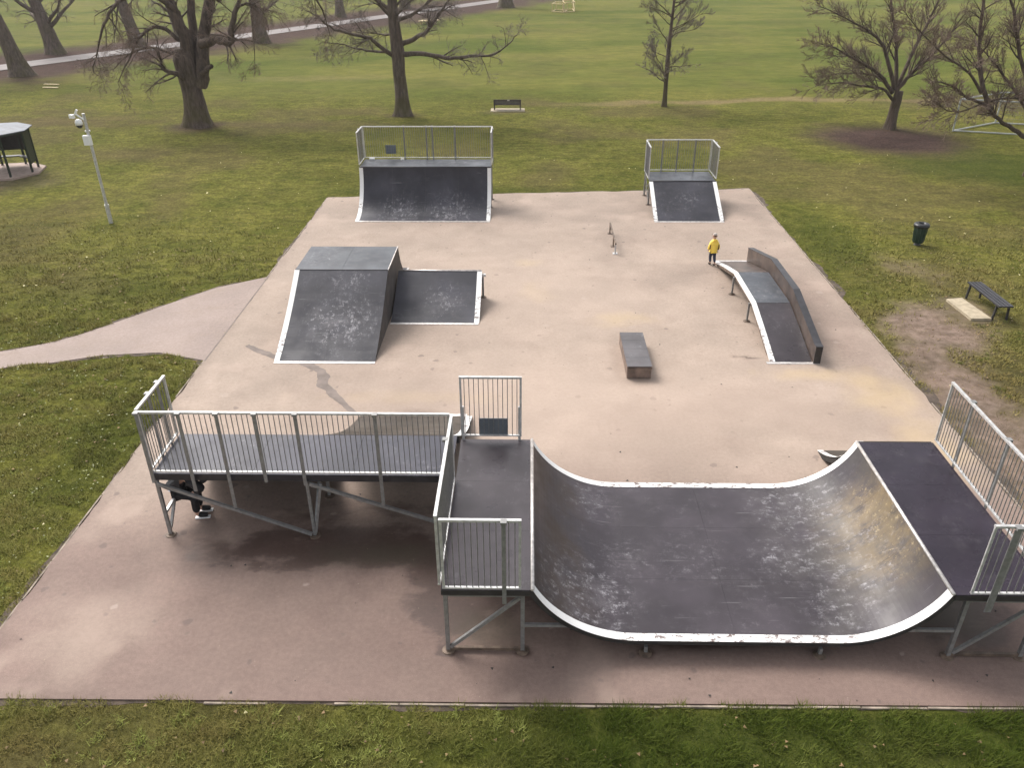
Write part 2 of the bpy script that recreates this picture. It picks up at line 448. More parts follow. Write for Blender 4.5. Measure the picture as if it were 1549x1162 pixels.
# ------------------------------------------------------------------ mesh helpers
class MB:
    def __init__(self):
        self.v, self.f, self.n = [], [], 0

    def add(self, verts, faces):
        self.v.append(np.asarray(verts, float).reshape(-1, 3))
        self.f += [[i + self.n for i in fc] for fc in faces]
        self.n += len(verts)
        return self

    def box(self, c, s, ax=None, ay=None, az=None):
        ax = np.array(ax if ax is not None else (1, 0, 0), float)
        ay = np.array(ay if ay is not None else (0, 1, 0), float)
        az = np.array(az if az is not None else (0, 0, 1), float)
        c = np.array(c, float)
        vs = [c + ax * s[0] / 2 * i + ay * s[1] / 2 * j + az * s[2] / 2 * k for i in (-1, 1) for j in (-1, 1) for k in (-1, 1)]
        return self.add(vs, [(0, 1, 3, 2), (4, 6, 7, 5), (0, 4, 5, 1), (2, 3, 7, 6), (0, 2, 6, 4), (1, 5, 7, 3)])

    def bar(self, p, q, w_, h_, up=(0, 0, 1)):
        p, q = np.array(p, float), np.array(q, float)
        d = q - p
        L = np.linalg.norm(d)
        d /= L
        up = np.array(up, float)
        if abs(d @ up) > 0.98:
            up = np.array((0, 1, 0), float)
        s = np.cross(d, up)
        s /= np.linalg.norm(s)
        u = np.cross(s, d)
        return self.box((p + q) / 2, (L, w_, h_), d, s, u)

    def tube(self, pts, r, n=8, cap=True):
        pts = np.asarray(pts, float)
        k = len(pts)
        r = np.broadcast_to(np.asarray(r, float), (k,))
        tg = np.gradient(pts, axis=0)
        tg /= np.linalg.norm(tg, axis=1)[:, None] + 1e-12
        ref = np.array((0, 0, 1.0)) if abs(tg[0][2]) < 0.9 else np.array((1.0, 0, 0))
        s = np.cross(tg, ref)
        s /= np.linalg.norm(s, axis=1)[:, None] + 1e-12
        u = np.cross(s, tg)
        a = np.arange(n) * 2 * math.pi / n
        vs = pts[:, None, :] + r[:, None, None] * (np.cos(a)[None, :, None] * s[:, None, :] + np.sin(a)[None, :, None] * u[:, None, :])
        fs = []
        for i in range(k - 1):
            for j in range(n):
                j2 = (j + 1) % n
                fs.append((i * n + j, i * n + j2, (i + 1) * n + j2, (i + 1) * n + j))
        if cap:
            fs.append(tuple(range(n - 1, -1, -1)))
            fs.append(tuple(range((k - 1) * n, k * n)))
        return self.add(vs.reshape(-1, 3), fs)

    def lathe(self, c, prof, n=16, cap=True):
        a = np.arange(n) * 2 * math.pi / n
        vs = [(c[0] + r * math.cos(t), c[1] + r * math.sin(t), c[2] + z) for r, z in prof for t in a]
        k = len(prof)
        fs = [(i * n + j, i * n + (j + 1) % n, (i + 1) * n + (j + 1) % n, (i + 1) * n + j) for i in range(k - 1) for j in range(n)]
        if cap:
            fs.append(tuple(range(n - 1, -1, -1)))
            fs.append(tuple(range((k - 1) * n, k * n)))
        return self.add(vs, fs)

    def prism(self, poly, lo, hi, axis='z'):
        """polygon (list of 2D points) extruded along an axis"""
        k = len(poly)

        def p3(p, t):
            return {'z': (p[0], p[1], t), 'x': (t, p[0], p[1]), 'y': (p[0], t, p[1])}[axis]
        vs = [p3(p, lo) for p in poly] + [p3(p, hi) for p in poly]
        fs = [tuple(range(k - 1, -1, -1)), tuple(range(k, 2 * k))] + [(i, (i + 1) % k, k + (i + 1) % k, k + i) for i in range(k)]
        return self.add(vs, fs)

    def sheet(self, prof, a, b, th, axis):
        """thick sheet following a profile (u, z) and extruded from a to b along 'x' or 'y'"""
        prof = np.asarray(prof, float)
        tg = np.gradient(prof, axis=0)
        nm = np.stack([-tg[:, 1], tg[:, 0]], 1)
        nm /= np.linalg.norm(nm, axis=1)[:, None]
        if nm[:, 1].mean() < 0:
            nm = -nm
        lo = prof - nm * th
        poly = [tuple(p) for p in prof] + [tuple(p) for p in lo[::-1]]
        k = len(prof)

        def p3(p, t):
            return (p[0], t, p[1]) if axis == 'y' else (t, p[0], p[1])
        vs = [p3(p, a) for p in poly] + [p3(p, b) for p in poly]
        K = 2 * k
        fs = [(i, (i + 1) % K, K + (i + 1) % K, K + i) for i in range(K)]
        for i in range(k - 1):
            fs.append((i, K - 1 - i, K - 2 - i, i + 1))
            fs.append((K + i, K + i + 1, K + K - 2 - i, K + K - 1 - i))
        return self.add(vs, fs)

    def mesh(self, name, mat, smooth=False, fix=True):
        me = D.meshes.new(name)
        v = np.concatenate(self.v) if self.v else np.zeros((0, 3))
        me.from_pydata(v.tolist(), [], self.f)
        if mat:
            me.materials.append(mat)
        if fix:
            import bmesh
            bm = bmesh.new()
            bm.from_mesh(me)
            bmesh.ops.recalc_face_normals(bm, faces=bm.faces)
            bm.to_mesh(me)
            bm.free()
        if smooth:
            me.polygons.foreach_set('use_smooth', [True] * len(me.polygons))
        me.update()
        return me

    def build(self, name, mat, parent=None, smooth=False, fix=True):
        me = self.mesh(name, mat, smooth, fix)
        o = D.objects.new(name, me)
        COL.objects.link(o)
        if parent is not None:
            org = parent
            loc = Vector((0, 0, 0))
            while org is not None:
                loc += org.location
                org = org.parent
            me.transform(Matrix.Translation(-loc))
            o.parent = parent
        return o


def tag(o, label=None, cat=None, group=None, kind=None):
    for k, v in (('label', label), ('category', cat), ('group', group), ('kind', kind)):
        if v:
            o[k] = v
    return o


def thing(name, loc, label, cat, group=None):
    o = D.objects.new(name, None)
    o.empty_display_size = 0.3
    COL.objects.link(o)
    o.location = loc
    return tag(o, label, cat, group)


def copy_tree(o, parent=None):
    c = o.copy()
    COL.objects.link(c)
    if parent is not None:
        c.parent = parent
    for ch in list(o.children):
        copy_tree(ch, c)
    return c


# ------------------------------------------------------------------ ground
ROAD = [(-75, 20), (-58, 43), (-42.8, 68.4), (-27.5, 95), (-9.7, 129), (12, 172), (45, 260)]
PATH = [(-8.2, 20.85), (-9.6, 20.6), (-10.8, 19.75), (-12.2, 18.6), (-13.6, 17.9), (-17, 17.0), (-24, 16.2), (-40, 16)]


def path_half(x):
    return np.interp(x, [-14, -12.6, -11, -9.6, -8.2], [0.55, 0.62, 1.35, 2.15, 2.86])


def path_mid(x):
    return np.interp(x, [p[0] for p in PATH[::-1]], [p[1] for p in PATH[::-1]])


def on_hard(x, y, m=0.0):
    far = 32.38 + (x + 8.11) * (33.72 - 32.38) / 17.28
    pad = (x > -8.22 - m) & (x < 9.26 + m) & (y > 7.65 - m) & (y < far + m)
    pth = (x <= -8.2) & (x > -40) & (np.abs(y - path_mid(x)) < path_half(x) + m)
    return pad | pth


def axis_coords(lo, hi, d0, d1, step, far):
    a = np.arange(d0, d1 + 1e-6, step)
    left, right = [], []
    s, p = step, d0
    while p > lo:
        s *= 1.12
        p -= s
        left.append(p)
    s, p = step, d1
    while p < hi:
        s *= 1.12
        p += s
        right.append(p)
    return np.concatenate([left[::-1], a, right])


def masks(x, y):
    n = fbm(x, y, 2.2, 4, 11)
    bare = np.maximum.reduce([
        blob(x, y, 11.2, 20.2, 1.5, 1.75, 0.7, -0.35, 0.45, 21) * 0.95,
        blob(x, y, 10.35, 17.0, 0.95, 2.6, 0.9, 0.1, 0.7, 22) * 0.92,
        blob(x, y, 10.1, 13.2, 1.4, 2.9, 0.8, 0, 0.6, 23) * 0.95,
        blob(x, y, 10.6, 15.2, 1.5, 1.0, 0.9, 0.5, 0.8, 29) * 0.75,
        (1 - sm(segdist(x, y, [(10.9, 20.5), (10.5, 18.5), (10.2, 16.5), (10.1, 14.0), (10.0, 10.5)]) + (fbm(x, y, 0.9, 5, 30) - 0.5) * 1.7, 0.35, 1.05)) * 0.9,
        blob(x, y, 12.5, 21.3, 0.75, 1.3, 0.8, 0, 0.4, 24) * 0.7,
        blob(x, y, 12.2, 24.6, 0.8, 1.6, 0.9, 0.5, 0.8, 25) * 0.4,
        blob(x, y, -10.9, 10.6, 0.6, 0.7, 0.9, 0, 0.6, 26) * 0.5,
        blob(x, y, -23.5, 35.0, 3.0, 2.4, 0.9, 0, 0.3, 27) * 0.5,
        blob(x, y, -1.3, 50.3, 1.6, 0.7, 0.9, 0, 0.5, 28) * 0.3])
    litter = np.maximum.reduce([
        blob(x, y, 18.7, 43.2, 4.2, 4.2, 0.6, 0, 0.30, 31) * 1.0,
        (1 - sm(segdist(x, y, ROAD) + (n - 0.5) * 6, 5.0, 11.0)) * 1.0,
        blob(x, y, -18.6, 46.2, 1.9, 1.6, 0.7, 0, 0.4, 33) * 0.8,
        blob(x, y, -7.4, 49.3, 1.3, 1.0, 0.7, 0, 0.4, 34) * 0.5,
        blob(x, y, 30.0, 53.0, 9.0, 4.0, 0.9, 0, 0.4, 35) * 0.55])
    brown = np.maximum.reduce([
        blob(x, y, -13.5, 46.6, 7.0, 1.5, 0.9, 0, 0.5, 41) * 0.55,
        blob(x, y, -27, 47.5, 7.0, 2.3, 0.9, 0, 0.6, 42) * 0.6,
        blob(x, y, -19.5, 39.8, 4.5, 1.8, 0.9, 0, 0.6, 43) * 0.45,
        blob(x, y, -12.5, 12.2, 1.6, 1.9, 0.9, 0, 0.6, 44) * 0.55,
        blob(x, y, -8.8, 7.0, 1.1, 0.9, 0.9, 0, 0.6, 45) * 0.7,
        blob(x, y, -7.6, 6.4, 1.6, 1.0, 0.9, 0, 0.6, 46) * 0.8,
        blob(x, y, 11.0, 17.0, 2.6, 6.0, 0.9, 0, 0.6, 47) * 0.55,
        blob(x, y, 13.0, 24.0, 2.5, 3.0, 0.9, 0, 0.7, 48) * 0.4,
        sm(fbm(x, y, 5.0, 5, 49), 0.55, 0.72) * 0.36])
    sl = 53.6 + 0.09 * np.clip(x - 10, 0, 12) + (fbm(x, y * 0, 9, 3, 50) - 0.5) * 2.5
    straw = (1 - sm(np.abs(y - sl) + (n - 0.5) * 1.2, 0.15, 1.0)) * sm(x, -2, 9) * (1 - sm(x, 24, 34)) * 0.75
    straw = np.maximum(straw, blob(x, y, -16, 63, 9, 1.6, 0.9, 0.1, 0.6, 52) * 0.25)
    lush_vignette = np.maximum.reduce([
        blob(x, y, -2.9, 6.75, 2.2, 0.9, 0.8, 0, 0.5, 61) * 0.45,
        blob(x, y, 4.0, 6.5, 6.5, 1.6, 0.9, 0, 0.4, 62) * 0.95,
        blob(x, y, -8.9, 14.2, 1.3, 2.6, 0.9, 0, 0.6, 63) * 0.55,
        blob(x, y, -12, 22.5, 4, 3.0, 0.9, 0, 0.7, 64) * 0.35,
        blob(x, y, 20.5, 37.5, 4.0, 4.0, 0.9, 0, 0.5, 65) * 0.9,
        blob(x, y, 10.5, 27.5, 1.3, 5.0, 0.9, 0, 0.5, 66) * 0.6,
        blob(x, y, 14.5, 19.0, 1.7, 1.7, 0.9, 0, 0.5, 67) * 0.6,
        (1 - sm(np.abs(y - 33.4), 0.1, 1.0)) * sm(x, -12, -7) * (1 - sm(x, 3, 9)) * 0.5])
    field = np.maximum(sm(y + (n - 0.5) * 6 - np.clip(-x - 12, 0, 60) * 0.2, 49, 62), sm(y, 130, 170)) * 0.95
    lush_vignette = np.maximum(lush_vignette, (1 - sm(y, 7.5, 7.9)) * np.clip(0.25 + 0.72 * sm(x + (n - 0.5) * 2.5, -1.5, 1.5), 0, 1))  # front verge darkened as by lens vignetting, through the grass colour
    brown = brown * (1 - 0.75 * np.clip(lush_vignette, 0, 1)) * (1 - 0.6 * np.clip(field, 0, 1))
    return dict(bare=bare, litter=litter, brown=brown, straw=straw, lush_vignette=lush_vignette, field=field)


def relief(x, y):
    """gentle unevenness; flat round the pad and wherever something stands"""
    a = sm(np.hypot(x - 0.5, (y - 20) * 0.6), 60, 140)
    return -0.03 + a * (fbm(x, y, 60, 3, 5) - 0.5) * 5.0


xs = axis_coords(-1500, 1500, -44, 36, 0.32, 0)
ys = axis_coords(-900, 2500, 2, 76, 0.32, 0)
GX, GY = np.meshgrid(xs, ys)
nx, ny = len(xs), len(ys)
fx, fy = GX.ravel(), GY.ravel()
vz = relief(fx, fy)
me = D.meshes.new('lawn')
me.vertices.add(nx * ny)
me.vertices.foreach_set('co', np.stack([fx, fy, vz], 1).ravel())
ii = (np.arange(ny - 1)[:, None] * nx + np.arange(nx - 1)[None, :]).ravel()
quads = np.stack([ii, ii + 1, ii + nx + 1, ii + nx], 1)
me.loops.add(quads.size)
me.loops.foreach_set('vertex_index', quads.ravel())
me.polygons.add(len(quads))
me.polygons.foreach_set('loop_start', np.arange(len(quads)) * 4)
me.polygons.foreach_set('loop_total', np.full(len(quads), 4))
me.update(calc_edges=True)
me.materials.append(M['lawn'])
for k, v in masks(fx, fy).items():
    at = me.attributes.new(k, 'FLOAT', 'POINT')
    at.data.foreach_set('value', v.astype(np.float32))
o = D.objects.new('lawn', me)
COL.objects.link(o)
tag(o, 'wide park lawn of olive green grass with brown worn patches', None, None, 'structure')

# tarmac pad: a fine grid so that wet, worn and painted-shade patches have their own shapes
px_ = np.linspace(-8.2, 9.25, 176)
t_ = np.linspace(0, 1, 260)
PX, PT = np.meshgrid(px_, t_)
y0 = 7.64 + (PX + 8.2) * 0.007
y1 = 32.38 + (PX + 8.11) * (33.72 - 32.38) / 17.28
PY = y0 + (y1 - y0) * PT
_jx = (fbm(PY, PY * 0, 0.5, 4, 141) - 0.5) * 0.09
PX = PX + np.where(np.isclose(PX, -8.2) | np.isclose(PX, 9.25), _jx, 0)
PY = PY + np.where(PT > 0.999, (fbm(PX, PX * 0, 0.6, 4, 142) - 0.5) * 0.22, 0)
fx, fy = PX.ravel(), PY.ravel()
damp_shade = np.maximum.reduce([  # wet patches, plus shade under and beside the ramps painted into the colour
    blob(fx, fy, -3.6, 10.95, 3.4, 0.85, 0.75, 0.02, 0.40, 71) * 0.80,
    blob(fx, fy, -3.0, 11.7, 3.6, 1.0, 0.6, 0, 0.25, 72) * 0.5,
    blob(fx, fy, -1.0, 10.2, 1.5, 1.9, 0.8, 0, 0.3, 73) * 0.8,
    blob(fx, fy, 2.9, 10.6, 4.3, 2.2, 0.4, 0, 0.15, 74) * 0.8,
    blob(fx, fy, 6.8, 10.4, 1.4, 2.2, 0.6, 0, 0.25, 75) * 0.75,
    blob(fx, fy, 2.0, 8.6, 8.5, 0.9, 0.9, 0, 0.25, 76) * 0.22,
    (1 - sm(fy + (fbm(fx, fy, 3.5, 4, 77) - 0.5) * 4, 8.6, 13.2)) * (0.36 * sm(fx + (fbm(fx, fy, 2, 4, 70) - 0.5) * 3, -7.4, -3.5)),  # near end: wetness and lens falloff both darken the colour
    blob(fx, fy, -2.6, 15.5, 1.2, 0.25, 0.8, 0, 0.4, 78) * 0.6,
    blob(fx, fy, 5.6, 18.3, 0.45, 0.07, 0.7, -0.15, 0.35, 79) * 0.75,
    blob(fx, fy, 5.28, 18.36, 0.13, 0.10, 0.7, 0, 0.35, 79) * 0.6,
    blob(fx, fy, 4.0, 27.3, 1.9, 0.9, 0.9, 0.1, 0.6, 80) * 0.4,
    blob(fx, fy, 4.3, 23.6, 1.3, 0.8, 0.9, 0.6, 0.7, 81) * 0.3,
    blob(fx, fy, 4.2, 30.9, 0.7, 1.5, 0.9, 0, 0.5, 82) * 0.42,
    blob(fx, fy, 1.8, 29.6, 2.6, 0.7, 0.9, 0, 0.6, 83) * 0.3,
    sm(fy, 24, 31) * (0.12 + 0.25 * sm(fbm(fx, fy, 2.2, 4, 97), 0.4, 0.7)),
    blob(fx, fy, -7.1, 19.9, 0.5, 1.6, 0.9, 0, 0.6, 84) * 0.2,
    blob(fx, fy, -3.5, 19.2, 0.35, 1.2, 0.9, 0.1, 0.4, 85) * 0.4,  # shade cast by the tall box, painted in
    blob(fx, fy, 7.9, 21.0, 0.6, 3.2, 0.9, 0.0, 0.5, 86) * 0.28,  # shadow along the right of the ledge, painted in
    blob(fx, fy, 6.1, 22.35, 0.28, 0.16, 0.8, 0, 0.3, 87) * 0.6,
    blob(fx, fy, 2.6, 17.1, 0.75, 0.25, 0.9, 0, 0.4, 88) * 0.45,  # grind box shadow in front, painted in
    blob(fx, fy, 2.25, 18.2, 0.22, 1.3, 0.9, 0, 0.4, 88) * 0.4,  # grind box shadow on its left, painted in likewise
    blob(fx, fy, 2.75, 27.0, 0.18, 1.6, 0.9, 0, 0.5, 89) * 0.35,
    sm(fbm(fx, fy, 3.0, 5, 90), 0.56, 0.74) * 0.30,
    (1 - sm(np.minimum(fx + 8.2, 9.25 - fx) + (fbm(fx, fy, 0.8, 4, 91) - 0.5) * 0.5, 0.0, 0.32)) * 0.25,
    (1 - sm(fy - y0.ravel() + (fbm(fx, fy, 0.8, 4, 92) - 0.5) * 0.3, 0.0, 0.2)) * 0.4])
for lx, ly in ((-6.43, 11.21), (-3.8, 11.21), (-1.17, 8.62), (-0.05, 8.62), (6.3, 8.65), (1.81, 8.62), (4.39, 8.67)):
    damp_shade = np.maximum(damp_shade, blob(fx, fy, lx, ly, 0.28, 0.2, 0.9, 0, 0.4, 93) * 0.75)
dark_patch = np.maximum.reduce([  # dark brown patches around the platform and deck fronts
    blob(fx, fy, -2.4, 10.75, 1.4, 0.4, 0.9, 0, 0.6, 94) * 0.45,
    blob(fx, fy, -0.5, 9.0, 0.7, 0.5, 0.9, 0, 0.5, 95) * 0.4,
    blob(fx, fy, 6.6, 9.6, 0.8, 0.9, 0.8, 0, 0.5, 96) * 0.5])
yellow = np.maximum.reduce([
    blob(fx, fy, 2.6, 20.6, 0.95, 0.45, 0.9, 0.1, 0.6, 101) * 0.40,
    blob(fx, fy, 0.0, 24.9, 0.45, 0.4, 0.9, 0, 0.6, 102) * 0.30,
    blob(fx, fy, 0.3, 22.6, 0.5, 0.8, 0.9, 0, 0.7, 103) * 0.22,
    blob(fx, fy, 8.3, 16.3, 0.9, 1.3, 0.9, 0.3, 0.6, 104) * 0.55,
    blob(fx, fy, 6.8, 17.4, 1.2, 0.35, 0.9, 0, 0.6, 105) * 0.45,
    blob(fx, fy, 8.5, 14.2, 0.7, 1.1, 0.9, 0, 0.6, 106) * 0.5,
    blob(fx, fy, -2.6, 16.2, 2.4, 0.3, 0.9, 0, 0.6, 107) * 0.25])
pale = np.maximum.reduce([
    blob(fx, fy, 1.5, 15.8, 7.5, 3.2, 0.9, 0, 0.4, 111) * 0.50,
    blob(fx, fy, -0.5, 22.5, 5.5, 4.5, 0.9, 0, 0.4, 112) * 0.25,
    blob(fx, fy, -7.0, 9.0, 1.1, 1.0, 0.9, 0.6, 0.6, 113) * 0.3,
    sm(fbm(fx, fy, 1.1, 4, 114), 0.66, 0.8) * 0.35])
mb = MB()
nxp, nyp = len(px_), len(t_)
me = D.meshes.new('tarmac_pad')
top = np.stack([fx, fy, np.zeros_like(fx)], 1)
ii = (np.arange(nyp - 1)[:, None] * nxp + np.arange(nxp - 1)[None, :]).ravel()
quads = [tuple(q) for q in np.stack([ii, ii + 1, ii + nxp + 1, ii + nxp], 1).tolist()]
ring = list(range(nxp)) + [i * nxp + nxp - 1 for i in range(1, nyp)] + [(nyp - 1) * nxp + i for i in range(nxp - 2, -1, -1)] + [i * nxp for i in range(nyp - 2, 0, -1)]
low = top[ring].copy()
low[:, 2] = -0.12
base = len(top)
k = len(ring)
quads += [(ring[i], base + i, base + (i + 1) % k, ring[(i + 1) % k]) for i in range(k)]
me.from_pydata(np.concatenate([top, low]).tolist(), [], quads)
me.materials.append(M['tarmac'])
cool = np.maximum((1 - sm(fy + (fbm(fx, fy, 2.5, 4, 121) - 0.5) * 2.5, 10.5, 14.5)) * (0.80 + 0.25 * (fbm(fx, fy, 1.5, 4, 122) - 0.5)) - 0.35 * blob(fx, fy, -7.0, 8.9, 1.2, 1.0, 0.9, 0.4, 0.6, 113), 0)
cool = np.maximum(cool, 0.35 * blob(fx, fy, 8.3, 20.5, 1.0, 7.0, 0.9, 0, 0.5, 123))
for nm, v in (('cool', cool), ('damp_shade', damp_shade), ('dark_patch', dark_patch), ('yellow', yellow), ('pale', pale)):
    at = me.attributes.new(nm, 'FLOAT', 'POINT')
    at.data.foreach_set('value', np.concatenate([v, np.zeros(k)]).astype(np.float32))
pad = D.objects.new('tarmac_pad', me)
COL.objects.link(pad)
tag(pad, 'pinkish tan tarmac skatepark floor with wet patches and painted shade', None, None, 'structure')

# crack repair, two strokes of dark tar
def ribbon(pts, wid, z):
    pts = np.array(pts, float)
    t = np.linspace(0, len(pts) - 1, (len(pts) - 1) * 8 + 1)
    x, y = np.interp(t, range(len(pts)), pts[:, 0]), np.interp(t, range(len(pts)), pts[:, 1])
    d = np.stack([np.gradient(x), np.gradient(y)], 1)
    d /= np.linalg.norm(d, axis=1)[:, None]
    nn = np.stack([-d[:, 1], d[:, 0]], 1)
    wv = np.interp(t, range(len(pts)), wid)
    l = wv * 0.72 * (0.55 + 0.9 * fbm(t, t * 0, 0.5, 4, 7))
    r = wv * 0.72 * (0.55 + 0.9 * fbm(t, t * 0 + 9, 0.45, 4, 8))
    x, y = x + 0.10 * (fbm(t, t * 0 + 3, 0.7, 3, 9) - 0.5), y + 0.10 * (fbm(t, t * 0 + 5, 0.6, 3, 10) - 0.5)
    L = np.stack([x, y], 1) + nn * l[:, None]
    Rr = np.stack([x, y], 1) - nn * r[:, None]
    n = len(t)
    vs = [(*p, z) for p in L] + [(*p, z) for p in Rr]
    return MB().add(vs, [(i, i + 1, n + i + 1, n + i) for i in range(n - 1)])


cr = ribbon([(-7.36, 18.85), (-7.1, 18.6), (-6.75, 18.36), (-6.45, 18.15), (-6.1, 17.95)], [0.10, 0.12, 0.15, 0.1, 0.05], 0.004)
b2 = ribbon([(-5.7, 17.9), (-5.45, 17.72), (-5.15, 17.45), (-4.98, 17.1), (-4.93, 16.75), (-4.6, 16.35), (-4.42, 16.1), (-4.05, 15.6), (-3.85, 15.4)], [0.12, 0.16, 0.15, 0.2, 0.17, 0.14, 0.13, 0.1, 0.05], 0.004)
cr.build('tar_repair', M['tar'], pad)
b2.build('tar_repair', M['tar'], pad)

# edging stones round the pad
def edging(p, q, n, skip=(), wob=0.01):
    p, q = np.array(p, float), np.array(q, float)
    for i in range(n):
        if i in skip:
            continue
        a, b = p + (q - p) * (i + 0.012) / n, p + (q - p) * (i + 0.988) / n
        j = random.uniform(-wob, wob)
        d = (b - a) / np.linalg.norm(b - a)
        nn = np.array((-d[1], d[0])) * j
        MB().bar((*(a + nn), -0.07), (*(b + nn), -0.07 + random.uniform(-0.008, 0.008)), 0.03, 0.14).build('edging_stone', M['kerb'], pad)


edging((-8.26, 7.60), (9.32, 7.72), 19, (0, 1, 2, 3, 5))
edging((-8.23, 7.70), (-8.23, 18.0), 11, (6, 8))
edging((-8.23, 23.65), (-8.23, 32.3), 9, (3, 6))
edging((9.28, 7.8), (9.28, 33.6), 28, (9, 15))

# bare soil rims where the turf stops short of the tarmac
def soil(pts, wid, z):
    pts = np.array(pts, float)
    seg = np.concatenate([[0], np.cumsum(np.hypot(*np.diff(pts, axis=0).T))])
    u = np.arange(0, seg[-1], 0.09)
    x, y = np.interp(u, seg, pts[:, 0]), np.interp(u, seg, pts[:, 1])
    d = np.stack([np.gradient(x), np.gradient(y)], 1)
    d /= np.linalg.norm(d, axis=1)[:, None]
    nn = np.stack([-d[:, 1], d[:, 0]], 1)
    r = wid * (0.05 + 1.5 * sm(fbm(u, u * 0 + 3, 0.9, 5, 151 + int(abs(pts[0, 0]))), 0.25, 0.75))
    A, B = np.stack([x, y], 1) - nn * 0.03, np.stack([x, y], 1) + nn * r[:, None]
    n = len(u)
    vs = [(*p, z) for p in A] + [(*p, z - 0.004) for p in B]
    MB().add(vs, [(i, i + 1, n + i + 1, n + i) for i in range(n - 1)]).build('soil_rim', M['soil'], pad)


soil([(-8.2, 7.6), (-8.2, 18.0)], 0.13, -0.022)
soil([(-8.2, 23.65), (-8.2, 32.3)], 0.11, -0.022)
soil([(9.25, 33.6), (9.25, 7.7)], 0.20, -0.022)
soil([(9.2, 7.72), (-8.2, 7.62)], 0.08, -0.022)
soil([(9.1, 33.72), (-8.1, 32.38)][::-1], 0.10, -0.022)
_px = np.linspace(-8.3, -24, 60)
soil(np.stack([_px, path_mid(_px) + path_half(_px)], 1)[::-1], 0.10, -0.022)
soil(np.stack([_px, path_mid(_px) - path_half(_px)], 1), 0.10, -0.022)

# branch path, tapering as it leaves the pad
sx = np.linspace(-8.2, -40, 120)
mid, hw = path_mid(sx), path_half(sx)
wl, wr = 0.05 * (fbm(sx, sx * 0, 0.7, 3, 5) - 0.5), 0.05 * (fbm(sx, sx * 0, 0.7, 3, 6) - 0.5)
n = len(sx)
vs = [(x, m_ + h + a_, -0.012) for x, m_, h, a_ in zip(sx, mid, hw, wl)] + [(x, m_ - h + a_, -0.012) for x, m_, h, a_ in zip(sx, mid, hw, wr)]
vs += [(v[0], v[1], -0.1) for v in vs]
fs = [(i, i + 1, n + i + 1, n + i) for i in range(n - 1)]
fs += [(i, 2 * n + i, 2 * n + i + 1, i + 1) for i in range(n - 1)] + [(n + i, n + i + 1, 3 * n + i + 1, 3 * n + i) for i in range(n - 1)]
o = MB().add(vs, fs).build('path', M['path'])
tag(o, 'tarmac path curving away from the left side of the pad', None, None, 'structure')
# dark joint where path and pad meet
MB().box((-8.20, 20.8, -0.006), (0.035, 5.7, 0.02)).build('joint_strip', M['tar'], pad)

# park road far behind the trees
rp = np.array(ROAD, float)
t = np.linspace(0, len(rp) - 1, 90)
x, y = np.interp(t, range(len(rp)), rp[:, 0]), np.interp(t, range(len(rp)), rp[:, 1])
for _ in range(4):
    x[1:-1], y[1:-1] = (x[:-2] + 2 * x[1:-1] + x[2:]) / 4, (y[:-2] + 2 * y[1:-1] + y[2:]) / 4
d = np.stack([np.gradient(x), np.gradient(y)], 1)
d /= np.linalg.norm(d, axis=1)[:, None]
nn = np.stack([-d[:, 1], d[:, 0]], 1) * 1.55
z = relief(x, y)
zl, zr = relief(x + nn[:, 0], y + nn[:, 1]) + 0.04, relief(x - nn[:, 0], y - nn[:, 1]) + 0.04
n = len(x)
vs = [(a + b, c + e, g) for a, b, c, e, g in zip(x, nn[:, 0], y, nn[:, 1], zl)] + [(a - b, c - e, g) for a, b, c, e, g in zip(x, nn[:, 0], y, nn[:, 1], zr)]
o = MB().add(vs, [(i, i + 1, n + i + 1, n + i) for i in range(n - 1)]).build('road', M['road'])
tag(o, 'narrow grey park road running behind the far trees', None, None, 'structure')


def tri_cloud(name, P, V1, V2, attrs, mat, label, tops=None):
    """one mesh of loose triangles: base points P +- V1, tip P + V2"""
    n = len(P)
    co = np.empty((n, 3, 3), np.float32)
    co[:, 0], co[:, 1], co[:, 2] = P - V1, P + V1, P + V2
    me = D.meshes.new(name)
    me.vertices.add(n * 3)
    me.vertices.foreach_set('co', co.ravel())
    me.loops.add(n * 3)
    me.loops.foreach_set('vertex_index', np.arange(n * 3))
    me.polygons.add(n)
    me.polygons.foreach_set('loop_start', np.arange(n) * 3)
    me.polygons.foreach_set('loop_total', np.full(n, 3))
    me.update(calc_edges=True)
    for k_, v in attrs.items():
        at = me.attributes.new(k_, 'FLOAT', 'POINT')
        at.data.foreach_set('value', np.repeat(v, 3).astype(np.float32))
    me.materials.append(mat)
    o = D.objects.new(name, me)
    COL.objects.link(o)
    return tag(o, label, None, None, 'stuff')


def scatter(n, x0, x1, y0, y1):
    return rng.uniform(x0, x1, n), rng.uniform(y0, y1, n)


X, Y = [], []
for (nn_, x0, x1, ya, yb) in ((150000, -9.6, 9.8, 5.6, 7.85), (230000, -15.5, -8.1, 7.0, 20.5), (150000, -22, -8.1, 20, 32), (110000, 9.2, 15.5, 7, 22), (110000, 9.2, 21, 22, 34)):
    a_, b_ = scatter(nn_, x0, x1, ya, yb)
    X.append(a_)
    Y.append(b_)
X, Y = np.concatenate(X), np.concatenate(Y)
inside = np.abs((X - 0)) < 0.70 * Y + 4.2
clump = sm(fbm(X, Y, 0.30, 4, 133), 0.36, 0.60)
edge = on_hard(X, Y, -0.05 + 0.09 * fbm(X, Y, 0.25, 3, 131) * (vnoise(X * 0.8, Y * 0.8, 5) > 0.35))
mk = masks(X, Y)
keep = inside & ~edge & (rng.random(len(X)) < np.where(Y < 8, 0.6, 0.3) + np.where(Y < 8, 0.4, 0.7) * clump) & (rng.random(len(X)) < np.minimum(1 - sm(Y, 19, 31), 1 - sm(np.abs(X), 15, 21))) & (rng.random(len(X)) > np.minimum(0.97, mk['bare'] * 1.15 + 0.25 * mk['brown']))
